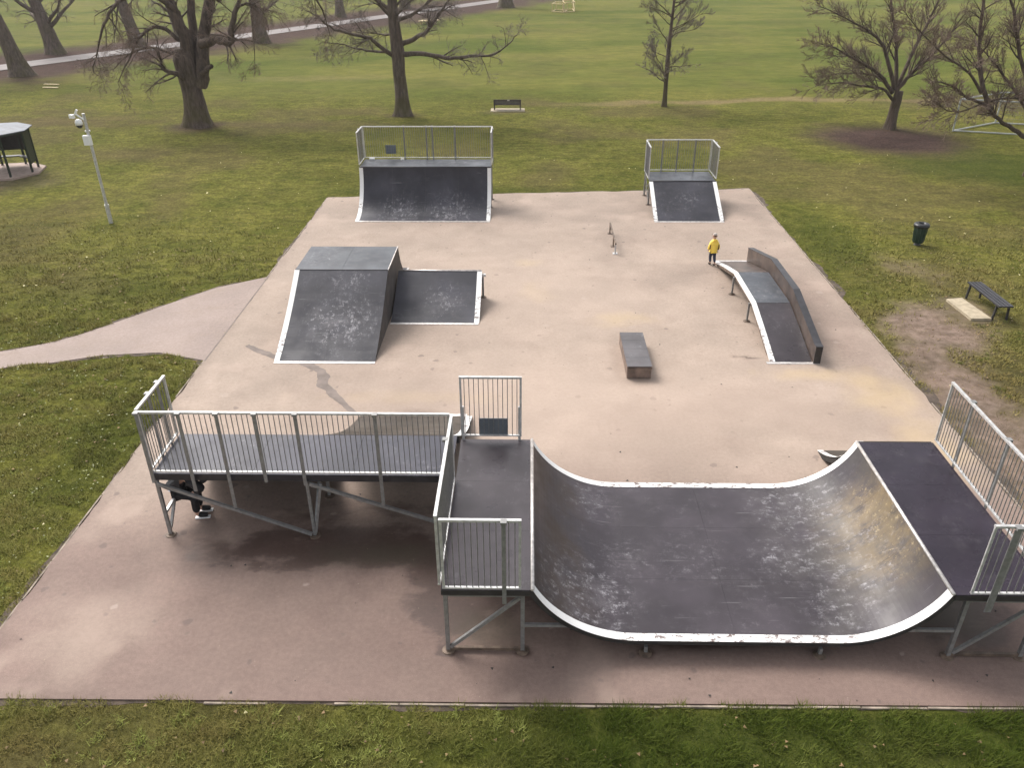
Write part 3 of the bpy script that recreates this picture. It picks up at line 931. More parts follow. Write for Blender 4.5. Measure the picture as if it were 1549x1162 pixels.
keep &= ~((np.abs(X - 12.55) < 0.5) & (Y > 20.5) & (Y < 22.3))
X, Y = X[keep], Y[keep]
mk = {k_: v[keep] for k_, v in mk.items()}
n = len(X)
cl = fbm(X, Y, 0.30, 4, 133)
ln = (0.02 + 0.035 * rng.random(n)) * (0.25 + 1.9 * sm(cl, 0.34, 0.68)) * (1 + 1.2 * mk['lush_vignette'] * (Y < 8)) * (1 + 0.02 * np.maximum(0, Y - 10))
az, lean = rng.uniform(0, 2 * math.pi, n), rng.uniform(0.5, 1.35, n)
wd = (0.0035 + 0.004 * rng.random(n)) * (1 + 0.06 * np.maximum(0, Y - 8))
P = np.stack([X, Y, np.full(n, -0.032)], 1)
V1 = np.stack([np.cos(az + 1.57) * wd, np.sin(az + 1.57) * wd, np.zeros(n)], 1)
V2 = np.stack([np.cos(az) * ln * np.sin(lean), np.sin(az) * ln * np.sin(lean), ln * np.cos(lean) + 0.01], 1)
tri_cloud('grass', P, V1, V2, dict(tint=rng.random(n), lush_vignette=np.clip(mk['lush_vignette'] * 1.1, 0, 1), brown=np.clip(mk['brown'], 0, 1)), M['blades'], 'short winter grass blades edging the tarmac pad')

# longer tufts along the front edge
tx, ty = [], []
for _ in range(900):
    if _ < 190:
        c = rng.normal(-3.0, 1.9) if rng.random() < 0.75 else rng.uniform(-9, 9)
        d_ = rng.uniform(5.7, 7.5)
    elif _ < 640:
        c, d_ = rng.uniform(-15, -8.4), rng.uniform(8, 20)
    else:
        c, d_ = rng.uniform(9.5, 15), rng.uniform(9, 21)
    m_ = rng.integers(18, 50)
    tx.append(c + rng.normal(0, 0.05, m_))
    ty.append(d_ + rng.normal(0, 0.05, m_))
X, Y = np.concatenate(tx), np.concatenate(ty)
kp = ~on_hard(X, Y, 0.03) & (masks(X, Y)['bare'] < 0.4)
X, Y = X[kp], Y[kp]
n = len(X)
az, lean, ln = rng.uniform(0, 2 * math.pi, n), rng.uniform(0.3, 1.2, n), rng.uniform(0.06, 0.16, n) * np.where(Y < 7.7, 1.0, 0.62)
wd = rng.uniform(0.004, 0.007, n)
P = np.stack([X, Y, np.full(n, -0.03)], 1)
V1 = np.stack([np.cos(az + 1.57) * wd, np.sin(az + 1.57) * wd, np.zeros(n)], 1)
V2 = np.stack([np.cos(az) * ln * np.sin(lean), np.sin(az) * ln * np.sin(lean), ln * np.cos(lean)], 1)
tri_cloud('grass_tufts', P, V1, V2, dict(tint=rng.random(n) * 0.7 + 0.3, lush_vignette=np.where(X > 0, 0.7, 0.0), brown=np.zeros(n)), M['tuft'], 'longer bright green grass tufts in the front verge')


def flakes(name, n, zone, size, mat, label):
    x0, x1, ya, yb, hard = zone
    X, Y = scatter(n * 3, x0, x1, ya, yb)
    h = on_hard(X, Y, 0.0)
    kp = (h if hard == 1 else (~on_hard(X, Y, 0.1) if hard == 0 else np.ones(len(X), bool))) & (np.abs(X) < 0.72 * Y + 4)
    X, Y = X[kp][:n], Y[kp][:n]
    n = len(X)
    s = size * (0.5 + rng.random(n)) * (1 + 0.02 * np.maximum(0, Y - 10))
    a = rng.uniform(0, 6.28, n)
    z = np.where(on_hard(X, Y), 0.006, 0.005)
    P = np.stack([X, Y, z], 1)
    V1 = np.stack([np.cos(a) * s, np.sin(a) * s, rng.uniform(0, 0.3, n) * s], 1)
    V2 = np.stack([-np.sin(a) * s * 1.6, np.cos(a) * s * 1.6, rng.uniform(0.1, 0.6, n) * s], 1)
    return tri_cloud(name, P, V1, V2, {}, mat, label)


flakes('fallen_leaves', 200, (-16, 20, 5.6, 40, 0), 0.022, M['leaf_pale'], 'scattered pale fallen leaves on the grass')
flakes('dead_leaves', 900, (-16, 18, 5.6, 26, 0), 0.022, M['leaf'], 'scattered brown dead leaves on the grass')
flakes('stone_chips', 130, (-8, 9, 7.7, 13, 1), 0.006, M['concrete'], 'tiny white chips scattered over the front tarmac')
flakes('pale_weeds', 420, (-15, -8.3, 8, 20, 0), 0.017, M['weed'], 'small pale clover leaves scattered through the left lawn')
flakes('leaf_crumbs', 160, (-8, 9, 7.7, 30, 1), 0.018, M['under'], 'tiny dark leaf crumbs on the tarmac')


# ------------------------------------------------------------------ ramps
_bar_mesh = {}


def rail_bar_mesh(h):
    k_ = round(h, 3)
    if k_ not in _bar_mesh:
        _bar_mesh[k_] = MB().tube([(0, 0, 0), (0, 0, h)], 0.0075, 6).mesh('bar', M['galv_shaded'])
    return _bar_mesh[k_]


def guard_rail(root, p, q, zd, h=1.27, posts=(), out=(0, -1), drop=0.25, caps=True, ends=True, gap=0.088, post_w=0.06):
    """barred railing from p to q above a deck at height zd; posts stand on its outside"""
    p, q = np.array(p, float), np.array(q, float)
    L = np.linalg.norm(q - p)
    d = (q - p) / L
    o_ = np.array(out, float)
    f = MB()
    f.bar((*p, zd + h), (*q, zd + h), 0.048, 0.036)
    f.bar((*p, zd + 0.07), (*q, zd + 0.07), 0.04, 0.022)
    if ends:
        for e in (p + d * 0.02, q - d * 0.02):
            f.bar((*e, zd + 0.085), (*e, zd + h - 0.02), 0.038, 0.02)
    part = f.build('guard_rail', M['galv'], root)
    n_ = int(round(L / gap))
    hb = h - 0.023 - 0.085
    me_ = rail_bar_mesh(hb)
    org = np.array(root.location)
    for i in range(1, n_):
        c = p + d * (L * i / n_)
        b = D.objects.new('bar', me_)
        COL.objects.link(b)
        b.parent = part
        b.location = (c[0] - org[0], c[1] - org[1], zd + 0.085 - org[2])
    for item in posts:
        tt, dr = item if isinstance(item, tuple) else (item, drop)
        c = p + d * tt + o_ * 0.04
        m_ = MB()
        m_.box((c[0], c[1], zd + (h - 0.03 - dr) / 2), (post_w if abs(d[0]) > 0.5 else 0.014, 0.014 if abs(d[0]) > 0.5 else post_w, h - 0.03 + dr))
        if caps:
            cc = p + d * tt + o_ * 0.035
            m_.box((cc[0], cc[1], zd + h + 0.002), (0.085, 0.085, 0.04))
        m_.build('post', M['galv_post_shaded'], part)
    return part


def leg(root, x, y, z1, s=0.06, mat='galv_post_shaded', foot=True):
    m_ = MB().box((x, y, z1 / 2 + 0.005), (s, s, z1 - 0.01))
    o_ = m_.build('leg', M[mat], root)
    if foot:
        MB().lathe((x, y, 0.0), [(0.10, 0.0), (0.095, 0.015), (0.05, 0.025), (0.05, 0.04)], 12).build('foot_plate', M['rust'], o_)
    return o_


def arc(u0, z0, u1, z1, n=22):
    """concave transition, tangent to the flat at (u0, z0), rising to (u1, z1)"""
    du, dz = abs(u1 - u0), z1 - z0
    r = (du * du + dz * dz) / (2 * dz)
    a = math.asin(min(1, du / r))
    s = 1 if u1 > u0 else -1
    return [(u0 + s * r * math.sin(a * i / n), z0 + r * (1 - math.cos(a * i / n))) for i in range(n + 1)]


# ---- half pipe
HP = thing('half_pipe', (3.05, 10.5, 0), 'wide dark half pipe with white curved edges between two railed decks', 'half pipe')
y0h, y1h, zf, zd = 8.56, 12.46, 0.33, 1.30
xl, xr, fl, fr = 0.10, 6.02, 1.66, 4.60
L_arc = arc(fl, zf, xl, zd)[::-1]
R_arc = arc(fr, zf, xr, zd)
ye = [y0h, y0h + 1.30, y0h + 2.60, y1h]
for i in range(3):
    a, b = ye[i] + 0.0012, ye[i + 1] - 0.0012
    MB().sheet(L_arc, a, b, 0.02, 'y').build('transition_panel', M['halfpipe'], HP)
    MB().sheet(R_arc, a, b, 0.02, 'y').build('transition_panel', M['halfpipe'], HP)
    mx = (fl + fr) / 2
    for c_, d_ in ((fl, mx), (mx, fr)):
        MB().box(((c_ + d_) / 2, (a + b) / 2, zf - 0.01), (d_ - c_ - 0.002, b - a, 0.02)).build('flat_panel', M['halfpipe'], HP)


def off(prof, dn):
    prof = np.asarray(prof, float)
    tg = np.gradient(prof, axis=0)
    nm = np.stack([-tg[:, 1], tg[:, 0]], 1)
    nm /= np.linalg.norm(nm, axis=1)[:, None]
    nm[nm[:, 1] < 0] *= -1
    return prof + nm * dn


full = L_arc + [(fl + 0.5, zf), (3.1, zf), (fr - 0.5, zf)] + R_arc
for a, b in ((y0h - 0.012, y0h + 0.135), (y1h - 0.13, y1h + 0.012)):
    MB().sheet(off(L_arc, 0.004), a, b, 0.006, 'y').build('white_edge_strip', M['white'], HP)
    MB().sheet(off(R_arc, 0.004), a, b, 0.006, 'y').build('white_edge_strip', M['white'], HP)
    MB().box(((fl + fr) / 2, (a + b) / 2, zf + 0.002), (fr - fl - 0.01, b - a, 0.006)).build('white_edge_strip', M['white'], HP)
for yy in (y0h + 0.03, 10.5, y1h - 0.03):
    m_ = MB().sheet(off(L_arc, -0.022), yy - 0.025, yy + 0.025, 0.07, 'y')
    m_.sheet(off(R_arc, -0.022), yy - 0.025, yy + 0.025, 0.07, 'y')
    m_.box((3.13, yy, zf - 0.057), (fr - fl, 0.05, 0.07))
    m_.build('rib', M['under'], HP)
for xx in (1.8, 4.4):
    MB().box((xx, 10.5, zf - 0.135), (0.06, 3.7, 0.08)).build('joist', M['under'], HP)
    for yy in (8.62, 10.5, 12.4):
        leg(HP, xx, yy, zf - 0.18, 0.05)
for xx in (xl - 0.01, xr + 0.01):
    MB().tube([(xx, y0h, zd + 0.006), (xx, y1h, zd + 0.006)], 0.028, 10).build('coping', M['steel_edge'], HP, True)
DL0, DR1 = -1.22, 7.42
for (a, b, mt) in ((DL0, xl - 0.04, 'deck'), (xr + 0.04, DR1, 'deck_dark')):
    for i in range(3):
        MB().box(((a + b) / 2, (ye[i] + ye[i + 1]) / 2, zd - 0.012), (b - a, ye[i + 1] - ye[i] - 0.003, 0.024)).build('deck_panel', M[mt], HP)
    fm = MB()
    for yy in (y0h + 0.035, y1h - 0.035):
        fm.box(((a + b) / 2, yy, zd - 0.075), (b - a, 0.05, 0.10))
    for xx in (a + 0.03, b - 0.03):
        fm.box((xx, 10.51, zd - 0.075), (0.05, y1h - y0h - 0.13, 0.10))
    fm.build('deck_frame', M['ply'], HP)
    MB().box(((a + b) / 2, y0h - 0.004, zd - 0.055), (b - a, 0.008, 0.085)).build('fascia', M['under'], HP)
gl = guard_rail(HP, (DL0 - 0.02, y0h + 0.02), (DL0 - 0.02, 11.18), zd, 1.29, (1.9,), (-1, 0), 0.2)
guard_rail(HP, (DL0 + 0.03, y0h - 0.03), (-0.07, y0h - 0.03), zd, 1.28, (0.88,), (0, -1), 0.2)
gb = guard_rail(HP, (-1.21, 12.40), (-0.10, 12.40), zd + 0.06, 1.28, (), (0, 1), 0.2, True, True, 0.085)
for xx in (-1.17, -0.14):
    MB().box((xx, 12.44, 1.62), (0.05, 0.03, 0.8)).build('post', M['galv'], gb)
MB().box((-0.62, 12.425, 1.60), (0.52, 0.012, 0.36)).build('sign_panel', M['sign'], gb)
guard_rail(HP, (7.45, y0h + 0.02), (7.45, 12.46), zd, 1.26, (0.9, 2.05, 3.2), (1, 0), 0.2)
guard_rail(HP, (6.23, y0h - 0.03), (7.42, y0h - 0.03), zd, 1.26, (0.30,), (0, -1), 0.25, True, True, 0.1, 0.10)
for (a, b) in ((-1.17, -0.05), (6.30, 7.36)):
    for yy in (8.63, 12.38):
        for xx in (a, b):
            leg(HP, xx, yy, zd - 0.13)
    br = MB()
    br.box(((a + b) / 2, 8.63, zd - 0.155), (b - a - 0.06, 0.05, 0.05))
    br.bar((a + 0.04, 8.61, 0.10), (b - 0.04, 8.61, zd - 0.19), 0.05, 0.05)
    br.build('brace', M['galv_post_shaded'], HP)
    MB().box(((a + b) / 2, 8.63, 0.055), (b - a - 0.06, 0.05, 0.05)).build('ground_bar', M['rust'], HP)
    MB().box(((a + b) / 2, 12.38, 0.5), (b - a - 0.06, 0.04, 0.05)).build('brace', M['galv_post_shaded'], HP)
MB().box((0.37, 8.63, 0.55), (0.78, 0.045, 0.05)).build('brace', M['galv_post_shaded'], HP)
MB().box((5.86, 8.63, 0.54), (0.80, 0.045, 0.05)).build('brace', M['galv_post_shaded'], HP)
# bank behind the right deck
pr = [(p[0], 0.6 * p[1] + 0.4 * (zd + (0.02 - zd) * (p[0] - y1h - 0.03) / (14.08 - y1h - 0.03))) for p in arc(14.08, 0.02, y1h + 0.03, zd, 12)[::-1]]
MB().sheet(pr, 6.08, 7.40, 0.02, 'x').build('rear_bank', M['bank'], HP)
MB().sheet(off(pr, 0.004), 6.05, 6.17, 0.008, 'x').build('white_edge_strip', M['white'], HP)
MB().sheet(off(pr, -0.024), 6.06, 6.10, 0.10, 'x').build('rib', M['under'], HP)

# ---- raised platform on the left
PL = thing('skate_platform', (-3.85, 11.8, 0), 'long raised platform with barred railing left of the half pipe', 'skate platform')
pz, px0, px1, py0, py1 = 1.37, -6.45, -1.29, 11.21, 12.46
for i in range(3):
    a, b = px0 + (px1 - px0) * i / 3, px0 + (px1 - px0) * (i + 1) / 3
    MB().box(((a + b) / 2, (py0 + py1) / 2, pz - 0.012), (b - a - 0.005, py1 - py0, 0.024)).build('deck_panel', M['platform'], PL)
fm = MB()
for yy in (py0 + 0.03, py1 - 0.03):
    fm.box(((px0 + px1) / 2, yy, pz - 0.085), (px1 - px0, 0.05, 0.12))
for xx in (px0 + 0.03, -3.8, px1 - 0.03):
    fm.box((xx, (py0 + py1) / 2, pz - 0.085), (0.05, py1 - py0 - 0.12, 0.12))
fm.build('deck_frame', M['dark_steel'], PL)
guard_rail(PL, (px0, py0 - 0.03), (px1 + 0.02, py0 - 0.03), pz, 1.25,
           ((0.03, 0.15), (0.72, 0.32), (1.35, 0.68), (1.98, 0.12), (2.65, 0.18), (3.96, 0.6)), (0, -1), 0.2)
guard_rail(PL, (px0 - 0.01, py0 + 0.03), (px0 - 0.01, 12.42), pz, 1.25, (0.55, 0.95), (-1, 0), 0.15)
for xx in (-6.42, -3.8):
    for yy in (py0 + 0.02, 12.40):
        leg(PL, xx, yy, pz - 0.15, 0.055)
br = MB()
br.bar((-6.40, 11.16, 1.19), (-3.83, 11.16, 0.10), 0.05, 0.055)
br.bar((-3.74, 11.16, 1.21), (-1.30, 11.16, 0.30), 0.05, 0.055)
br.bar((-3.76, 11.18, 0.12), (-3.55, 11.18, 1.20), 0.04, 0.04)
br.bar((-6.42, 11.28, 0.12), (-6.42, 12.36, 1.18), 0.045, 0.045)
br.bar((-3.8, 11.28, 0.12), (-3.8, 12.36, 1.18), 0.045, 0.045)
br.build('brace', M['galv_post_shaded'], PL)
MB().box((-6.42, 11.81, 0.50), (0.05, 1.12, 0.05)).build('side_rail', M['galv'], PL)
# bank running down behind its right half, steep transition behind the left half
pr = [(py1 + 0.02 + (15.32 - py1) * t_, pz - 0.005 - (pz - 0.025) * (t_ + 0.10 * math.sin(math.pi * t_))) for t_ in np.linspace(0, 1, 9)]
MB().sheet(pr, -3.74, -1.36, 0.02, 'x').build('rear_bank', M['bank'], PL)
MB().sheet(off(pr, 0.004), -1.37, -1.23, 0.008, 'x').build('white_edge_strip', M['white'], PL)
MB().sheet(off(pr, -0.022), -1.29, -1.25, 0.12, 'x').build('rib', M['under'], PL)
MB().sheet(off(pr, -0.022), -3.73, -3.69, 0.12, 'x').build('rib', M['under'], PL)
MB().box((-2.55, 15.36, 0.008), (2.4, 0.16, 0.016)).build('toe_plate', M['steel_edge'], PL)
pr = arc(13.75, 0.02, py1 + 0.02, pz, 10)[::-1]
MB().sheet(pr, px0, -3.76, 0.02, 'x').build('rear_transition', M['bank'], PL)

# ---- big fun box
FB = thing('fun_box', (-5.1, 20.3, 0), 'tall dark ramp box with grey wet top and white left edge', 'skate ramp')
bx0, bx1 = -6.41, -3.85
fr_prof = [(17.95 + 2.80 * t_, 1.38 * t_ - 0.09 * math.sin(math.pi * t_)) for t_ in np.linspace(0, 1, 9)]
fr_prof[0] = (17.95, 0.012)
bk_prof = arc(24.45, 0.012, 22.62, 1.38, 10)[::-1]
m0 = (bx0 + bx1) / 2
for a, b in ((bx0, m0), (m0, bx1)):
    MB().sheet(fr_prof, a + 0.001, b - 0.001, 0.02, 'x').build('ramp_panel', M['ramp'], FB)
    MB().box(((a + b) / 2, 21.68, 1.37), (b - a - 0.005, 1.85, 0.02)).build('deck_panel', M['slab_deck'], FB)
    MB().sheet(bk_prof, a + 0.001, b - 0.001, 0.02, 'x').build('back_panel', M['ramp'], FB)
MB().sheet(off(fr_prof, 0.005), bx0 - 0.012, bx0 + 0.125, 0.008, 'x').build('white_edge_strip', M['white'], FB)
side = [(p[0], max(0.0, p[1] - 0.025)) for p in fr_prof] + [(22.6, 1.355)] + [(p[0], max(0.0, p[1] - 0.03)) for p in bk_prof[1:]]
for xx in (bx0 + 0.02, bx1 - 0.02):
    MB().prism(side, xx - 0.015, xx + 0.015, 'x').build('side_panel', M['ply'], FB)
MB().box((bx1 + 0.002, 21.7, 1.375), (0.02, 1.9, 0.03)).build('edge_trim', M['steel_edge'], FB)
MB().box((m0, 20.76, 1.384), (bx1 - bx0, 0.035, 0.012)).build('edge_trim', M['dark_steel'], FB)
MB().box((m0, 17.90, 0.006), (bx1 - bx0, 0.12, 0.01)).build('toe_plate', M['steel_edge'], FB)
MB().sheet(off(bk_prof, 0.003), bx1 - 0.05, bx1 + 0.012, 0.02, 'x').build('edge_trim', M['steel_edge'], FB)

# ---- small bank beside it
SB = thing('low_bank_ramp', (-2.6, 21.2, 0), 'low dark bank ramp joined to the right side of the tall ramp box', 'skate ramp')
sx0, sx1 = -3.81, -1.36
sp = [(20.28 + 1.9 * t_, 0.80 * t_ - 0.07 * math.sin(math.pi * t_)) for t_ in np.linspace(0, 1, 9)]
sp[0] = (20.28, 0.012)
sm_ = (sx0 + sx1) / 2
for a, b in ((sx0, sm_), (sm_, sx1)):
    MB().sheet(sp, a + 0.001, b - 0.001, 0.02, 'x').build('ramp_panel', M['ramp'], SB)
MB().sheet(off(sp, 0.005), sx1 - 0.13, sx1 + 0.012, 0.008, 'x').build('white_edge_strip', M['white'], SB)
MB().tube([(sx0 + 0.01, 22.19, 0.80), (sx1, 22.19, 0.80)], 0.028, 8).build('coping', M['steel_edge'], SB, True)
MB().sheet(off(sp, -0.021), sx1 - 0.05, sx1 - 0.01, 0.10, 'x').build('rib', M['under'], SB)
MB().sheet(off(sp, -0.021), sx0 + 0.03, sx0 + 0.07, 0.10, 'x').build('rib', M['under'], SB)
MB().box((sm_, 22.16, 0.39), (sx1 - sx0 - 0.14, 0.03, 0.72)).build('back_board', M['ply'], SB)
leg(SB, sx1 + 0.03, 22.10, 0.74, 0.06)
MB().box((sx1 + 0.06, 22.1, 0.70), (0.12, 0.09, 0.07)).build('coping_end', M['galv'], SB)
MB().box((sm_, 20.23, 0.006), (sx1 - sx0, 0.12, 0.01)).build('toe_plate', M['steel_edge'], SB)


# ---- far quarter pipe and far bank: same make, different size
def far_ramp(name, label, cat, x0, x1, prof, zd_, ydk, post_ts, panels, sign=None, legs=True, taper=0.0):
    y_top = prof[-1][0]
    root = thing(name, ((x0 + x1) / 2, prof[0][0], 0), label, cat)
    n_ = panels
    for i in range(n_):
        a, b = x0 + (x1 - x0) * i / n_, x0 + (x1 - x0) * (i + 1) / n_
        MB().sheet(prof, a + 0.0012, b - 0.0012, 0.02, 'x').build('ramp_panel', M['ramp'], root)
        MB().box(((a + b) / 2, (y_top + ydk) / 2 + 0.03, zd_ - 0.012), (b - a - 0.005, ydk - y_top - 0.06, 0.024)).build('deck_panel', M['slab_deck'], root)
    for a, b in ((x0 - 0.012, x0 + 0.135), (x1 - 0.135, x1 + 0.012)):
        MB().sheet(off(prof, 0.005), a, b, 0.008, 'x').build('white_edge_strip', M['white'], root)
    for xx in (x0 + 0.03, x1 - 0.03):
        MB().sheet(off(prof, -0.021), xx - 0.02, xx + 0.02, 0.09, 'x').build('rib', M['under'], root)
    MB().tube([(x0, y_top + 0.01, zd_ + 0.004), (x1, y_top + 0.01, zd_ + 0.004)], 0.028, 8).build('coping', M['dark_steel'], root, True)
    MB().box(((x0 + x1) / 2, prof[0][0] - 0.06, 0.006), (x1 - x0, 0.13, 0.01)).build('toe_plate', M['steel_edge'], root)
    g_ = guard_rail(root, (x0, ydk), (x1, ydk), zd_, 1.26, post_ts, (0, 1), 0.2)
    guard_rail(root, (x0 - 0.02, ydk - 0.03), (x0 - 0.02, y_top + 0.12), zd_, 1.26, (0.45,), (-1, 0), 0.2)
    guard_rail(root, (x1 + 0.02, ydk - 0.03), (x1 + 0.02, y_top + 0.12), zd_, 1.26, (0.45,), (1, 0), 0.2)
    for xx in (x0 + 0.03, x1 - 0.03):
        for yy in (y_top + 0.1, ydk - 0.05):
            leg(root, xx, yy, zd_ - 0.03, 0.06)
        MB().bar((xx, y_top + 0.14, 0.1), (xx, ydk - 0.08, zd_ - 0.1), 0.04, 0.04).build('brace', M['galv_post_shaded'], root)
        MB().bar((xx, y_top + 0.16, zd_ - 0.08), (xx, ydk - 0.08, 0.1), 0.03, 0.03).build('brace', M['galv_post_shaded'], root)
    MB().box(((x0 + x1) / 2, y_top + 0.10, zd_ - 0.08), (x1 - x0 - 0.1, 0.05, 0.1)).build('deck_frame', M['ply'], root)
    if sign:
        MB().box((sign, ydk + 0.02, zd_ + 0.38), (0.42, 0.012, 0.34)).build('sign_panel', M['sign'], g_)
    return root


qp = arc(29.28, 0.012, 30.90, 1.60, 18)
QP = far_ramp('quarter_pipe', 'wide quarter pipe with railed deck at the far left end of the pad', 'quarter pipe', -6.50, -1.45, qp, 1.60, 32.15, (1.6, 2.48, 2.72, 3.6), 4, -5.45)
MB().box((-6.2, 32.05, 1.635), (0.2, 0.08, 0.07)).build('rail_bracket', M['white'], QP)
MB().box((-5.0, 32.05, 1.625), (0.12, 0.07, 0.05)).build('rail_bracket', M['white'], QP)
bp = [(29.30 + 2.0 * t_, 0.012 + 0.95 * t_) for t_ in np.linspace(0, 1, 5)]
far_ramp('bank_ramp', 'narrow straight bank ramp with railed deck at the far right end of the pad', 'bank ramp', 4.70, 7.28, bp, 0.962, 32.75, (0.65, 1.25, 1.95), 2)

# ---- grind rail
GR = thing('grind_rail', (2.92, 26.9, 0), 'low thin grey grind rail lying in front of the bank ramp', 'grind rail')
MB().bar((2.92, 25.78, 0.36), (2.92, 27.98, 0.36), 0.05, 0.05).build('rail_bar', M['rust'], GR)
for yy in (25.84, 26.55, 27.9):
    m_ = MB().box((2.92, yy, 0.175), (0.045, 0.045, 0.32)).box((2.92, yy, 0.008), (0.16, 0.16, 0.016))
    m_.build('leg', M['galv' if yy < 26 else 'rust'], GR)

# ---- grind box
GB = thing('grind_box', (2.70, 18.1, 0), 'low brown box with grey plated top alone in the middle of the pad', 'grind box')
M['box_brown'] = simple('worn_brown_box_board', (0.17, 0.122, 0.098), 0.6, 0, 0.4, 4)
M['box_top'] = deck_mat('worn_grey_box_plate', (0.125, 0.115, 0.118), 0.6, 0.42)
MB().box((2.70, 18.1, 0.155), (0.54, 1.86, 0.30)).build('box_body', M['box_brown'], GB)
for i in range(4):
    MB().box((2.70, 17.15 + 0.475 * (i + 0.5), 0.327), (0.60, 0.468, 0.022)).build('top_plate', M['box_top'], GB)
for xx in (2.415, 2.985):
    MB().box((xx, 18.1, 0.30), (0.025, 1.92, 0.07)).build('edge_trim', M['box_brown'], GB)
MB().box((2.70, 17.155, 0.15), (0.57, 0.02, 0.26)).build('front_board', M['box_brown'], GB)
MB().box((2.415, 18.1, 0.14), (0.02, 1.9, 0.24)).build('side_board', M['box_brown'], GB)

# ---- ledge ramp
LR = thing('ledge_ramp', (6.6, 21.6, 0), 'low up and over ramp with white left edge and brown raised ledge', 'ledge ramp')
up = [(18.05, 0.012), (19.2, 0.33), (20.35, 0.62)]
dn = [(22.62, 0.62), (23.9, 0.33), (25.12, 0.012)]
lx0, lx1 = 6.14, 7.14
MB().sheet(up, lx0, lx1, 0.02, 'x').build('up_ramp', M['deck'], LR)
MB().box((6.64, 21.485, 0.612), (1.0, 2.25, 0.02)).build('top_panel', M['slab_deck'], LR)
MB().sheet(dn, lx0, lx1, 0.02, 'x').build('down_ramp', M['brown_board'], LR)
for pr_ in (up, [(20.36, 0.625), (22.61, 0.625)], dn):
    MB().sheet(off(pr_, 0.006), lx0 - 0.04, lx0 + 0.085, 0.05, 'x').build('white_edge_strip', M['white'], LR)
    MB().sheet(off(pr_, -0.046), lx0 - 0.025, lx0 + 0.03, 0.09, 'x').build('side_beam', M['rust'], LR)
for yy in (20.49, 22.4):
    leg(LR, lx0 - 0.06, yy, 0.55, 0.05)
    leg(LR, lx1 - 0.1, yy, 0.55, 0.05)
hub = [(18.0, 0.0), (18.0, 0.46), (18.15, 0.47), (20.35, 1.02), (22.62, 1.02), (25.15, 0.45), (25.15, 0.0), (22.6, 0.48), (20.35, 0.48)]
MB().prism(hub, lx1 + 0.02, lx1 + 0.17, 'x').build('ledge_body', M['brown_board'], LR)
tp = [(17.98, 0.465), (18.15, 0.475), (20.35, 1.025), (22.62, 1.025), (25.17, 0.455)]
MB().sheet(off(tp, 0.012), lx1 + 0.005, lx1 + 0.19, 0.012, 'x').build('ledge_cap', M['dark_steel'], LR)
MB().box((lx1 + 0.095, 17.985, 0.23), (0.17, 0.02, 0.44)).build('end_board', M['under'], LR)
for yy in (19.2, 20.5, 22.4, 24.0):
    MB().box((lx1 + 0.22, yy, 0.2), (0.05, 0.05, 0.4)).build('support', M['galv'], LR)
MB().box((6.65, 18.0, 0.006), (1.3, 0.11, 0.01)).build('toe_plate', M['steel_edge'], LR)
MB().box((6.65, 25.16, 0.006), (1.1, 0.11, 0.01)).build('toe_plate', M['steel_edge'], LR)

# ------------------------------------------------------------------ street furniture
CP = thing('camera_pole', (-15.68, 29.06, 0), 'slim grey pole with white security cameras and a white box on the left lawn', 'camera pole')
MB().tube([(-15.68, 29.06, -0.03), (-15.68, 29.06, 0.62)], 0.075, 12).tube([(-15.68, 29.06, 0.62), (-15.68, 29.06, 3.95)], 0.052, 12).build('pole', M['galv'], CP, False)
MB().lathe((-15.68, 29.06, 0.60), [(0.085, 0), (0.085, 0.08)], 12).build('collar', M['galv'], CP)
MB().lathe((-15.68, 29.06, 3.32), [(0.09, 0), (0.09, 0.05)], 12).build('collar', M['galv'], CP)
MB().box((-15.70, 28.94, 3.05), (0.25, 0.14, 0.33)).build('equipment_box', M['white_plastic'], CP)
MB().tube([(-15.68, 29.0, 3.75), (-15.9, 28.95, 3.95), (-16.0, 28.95, 3.9)], 0.03, 8).build('arm', M['white_plastic'], CP)
hd = MB().lathe((-15.86, 28.95, 3.58), [(0.03, 0.2), (0.10, 0.17), (0.125, 0.08), (0.125, 0.0)], 12).build('dome_camera', M['white_plastic'], CP, True)
MB().lathe((-15.86, 28.95, 3.46), [(0.02, 0.0), (0.075, 0.03), (0.105, 0.08), (0.11, 0.12)], 12).build('dome_lens', M['black'], hd, True)
MB().box((-16.02, 28.9, 3.88), (0.17, 0.12, 0.12), (0.9, -0.4, 0), (0.4, 0.9, 0)).build('box_camera', M['white_plastic'], CP)
MB().box((-15.84, 28.9, 4.02), (0.06, 0.07, 0.2), (0.85, 0, -0.5), (0, 1, 0), (0.5, 0, 0.85)).build('box_camera', M['white_plastic'], CP)

BN = thing('litter_bin', (13.43, 26.9, 0), 'round dark green litter bin standing on the right lawn', 'bin')
MB().lathe((13.43, 26.9, 0.06), [(0.165, 0), (0.175, 0.02), (0.215, 0.50), (0.225, 0.56)], 20).build('body', M['bin_green'], BN, True)
MB().lathe((13.43, 26.9, 0.60), [(0.25, 0.0), (0.26, 0.02), (0.26, 0.08), (0.235, 0.125), (0.12, 0.135), (0.115, 0.03)], 20, False).build('lid', M['black'], BN, True)
MB().lathe((13.43, 26.9, -0.03), [(0.12, 0), (0.10, 0.03), (0.07, 0.09)], 12).build('base', M['dark_steel'], BN)
for i in range(10):
    a = i * 2 * math.pi / 10
    MB().bar((13.43 + 0.178 * math.cos(a), 26.9 + 0.178 * math.sin(a), 0.10), (13.43 + 0.218 * math.cos(a), 26.9 + 0.218 * math.sin(a), 0.56), 0.012, 0.02).build('rib', M['bin_green'], BN)

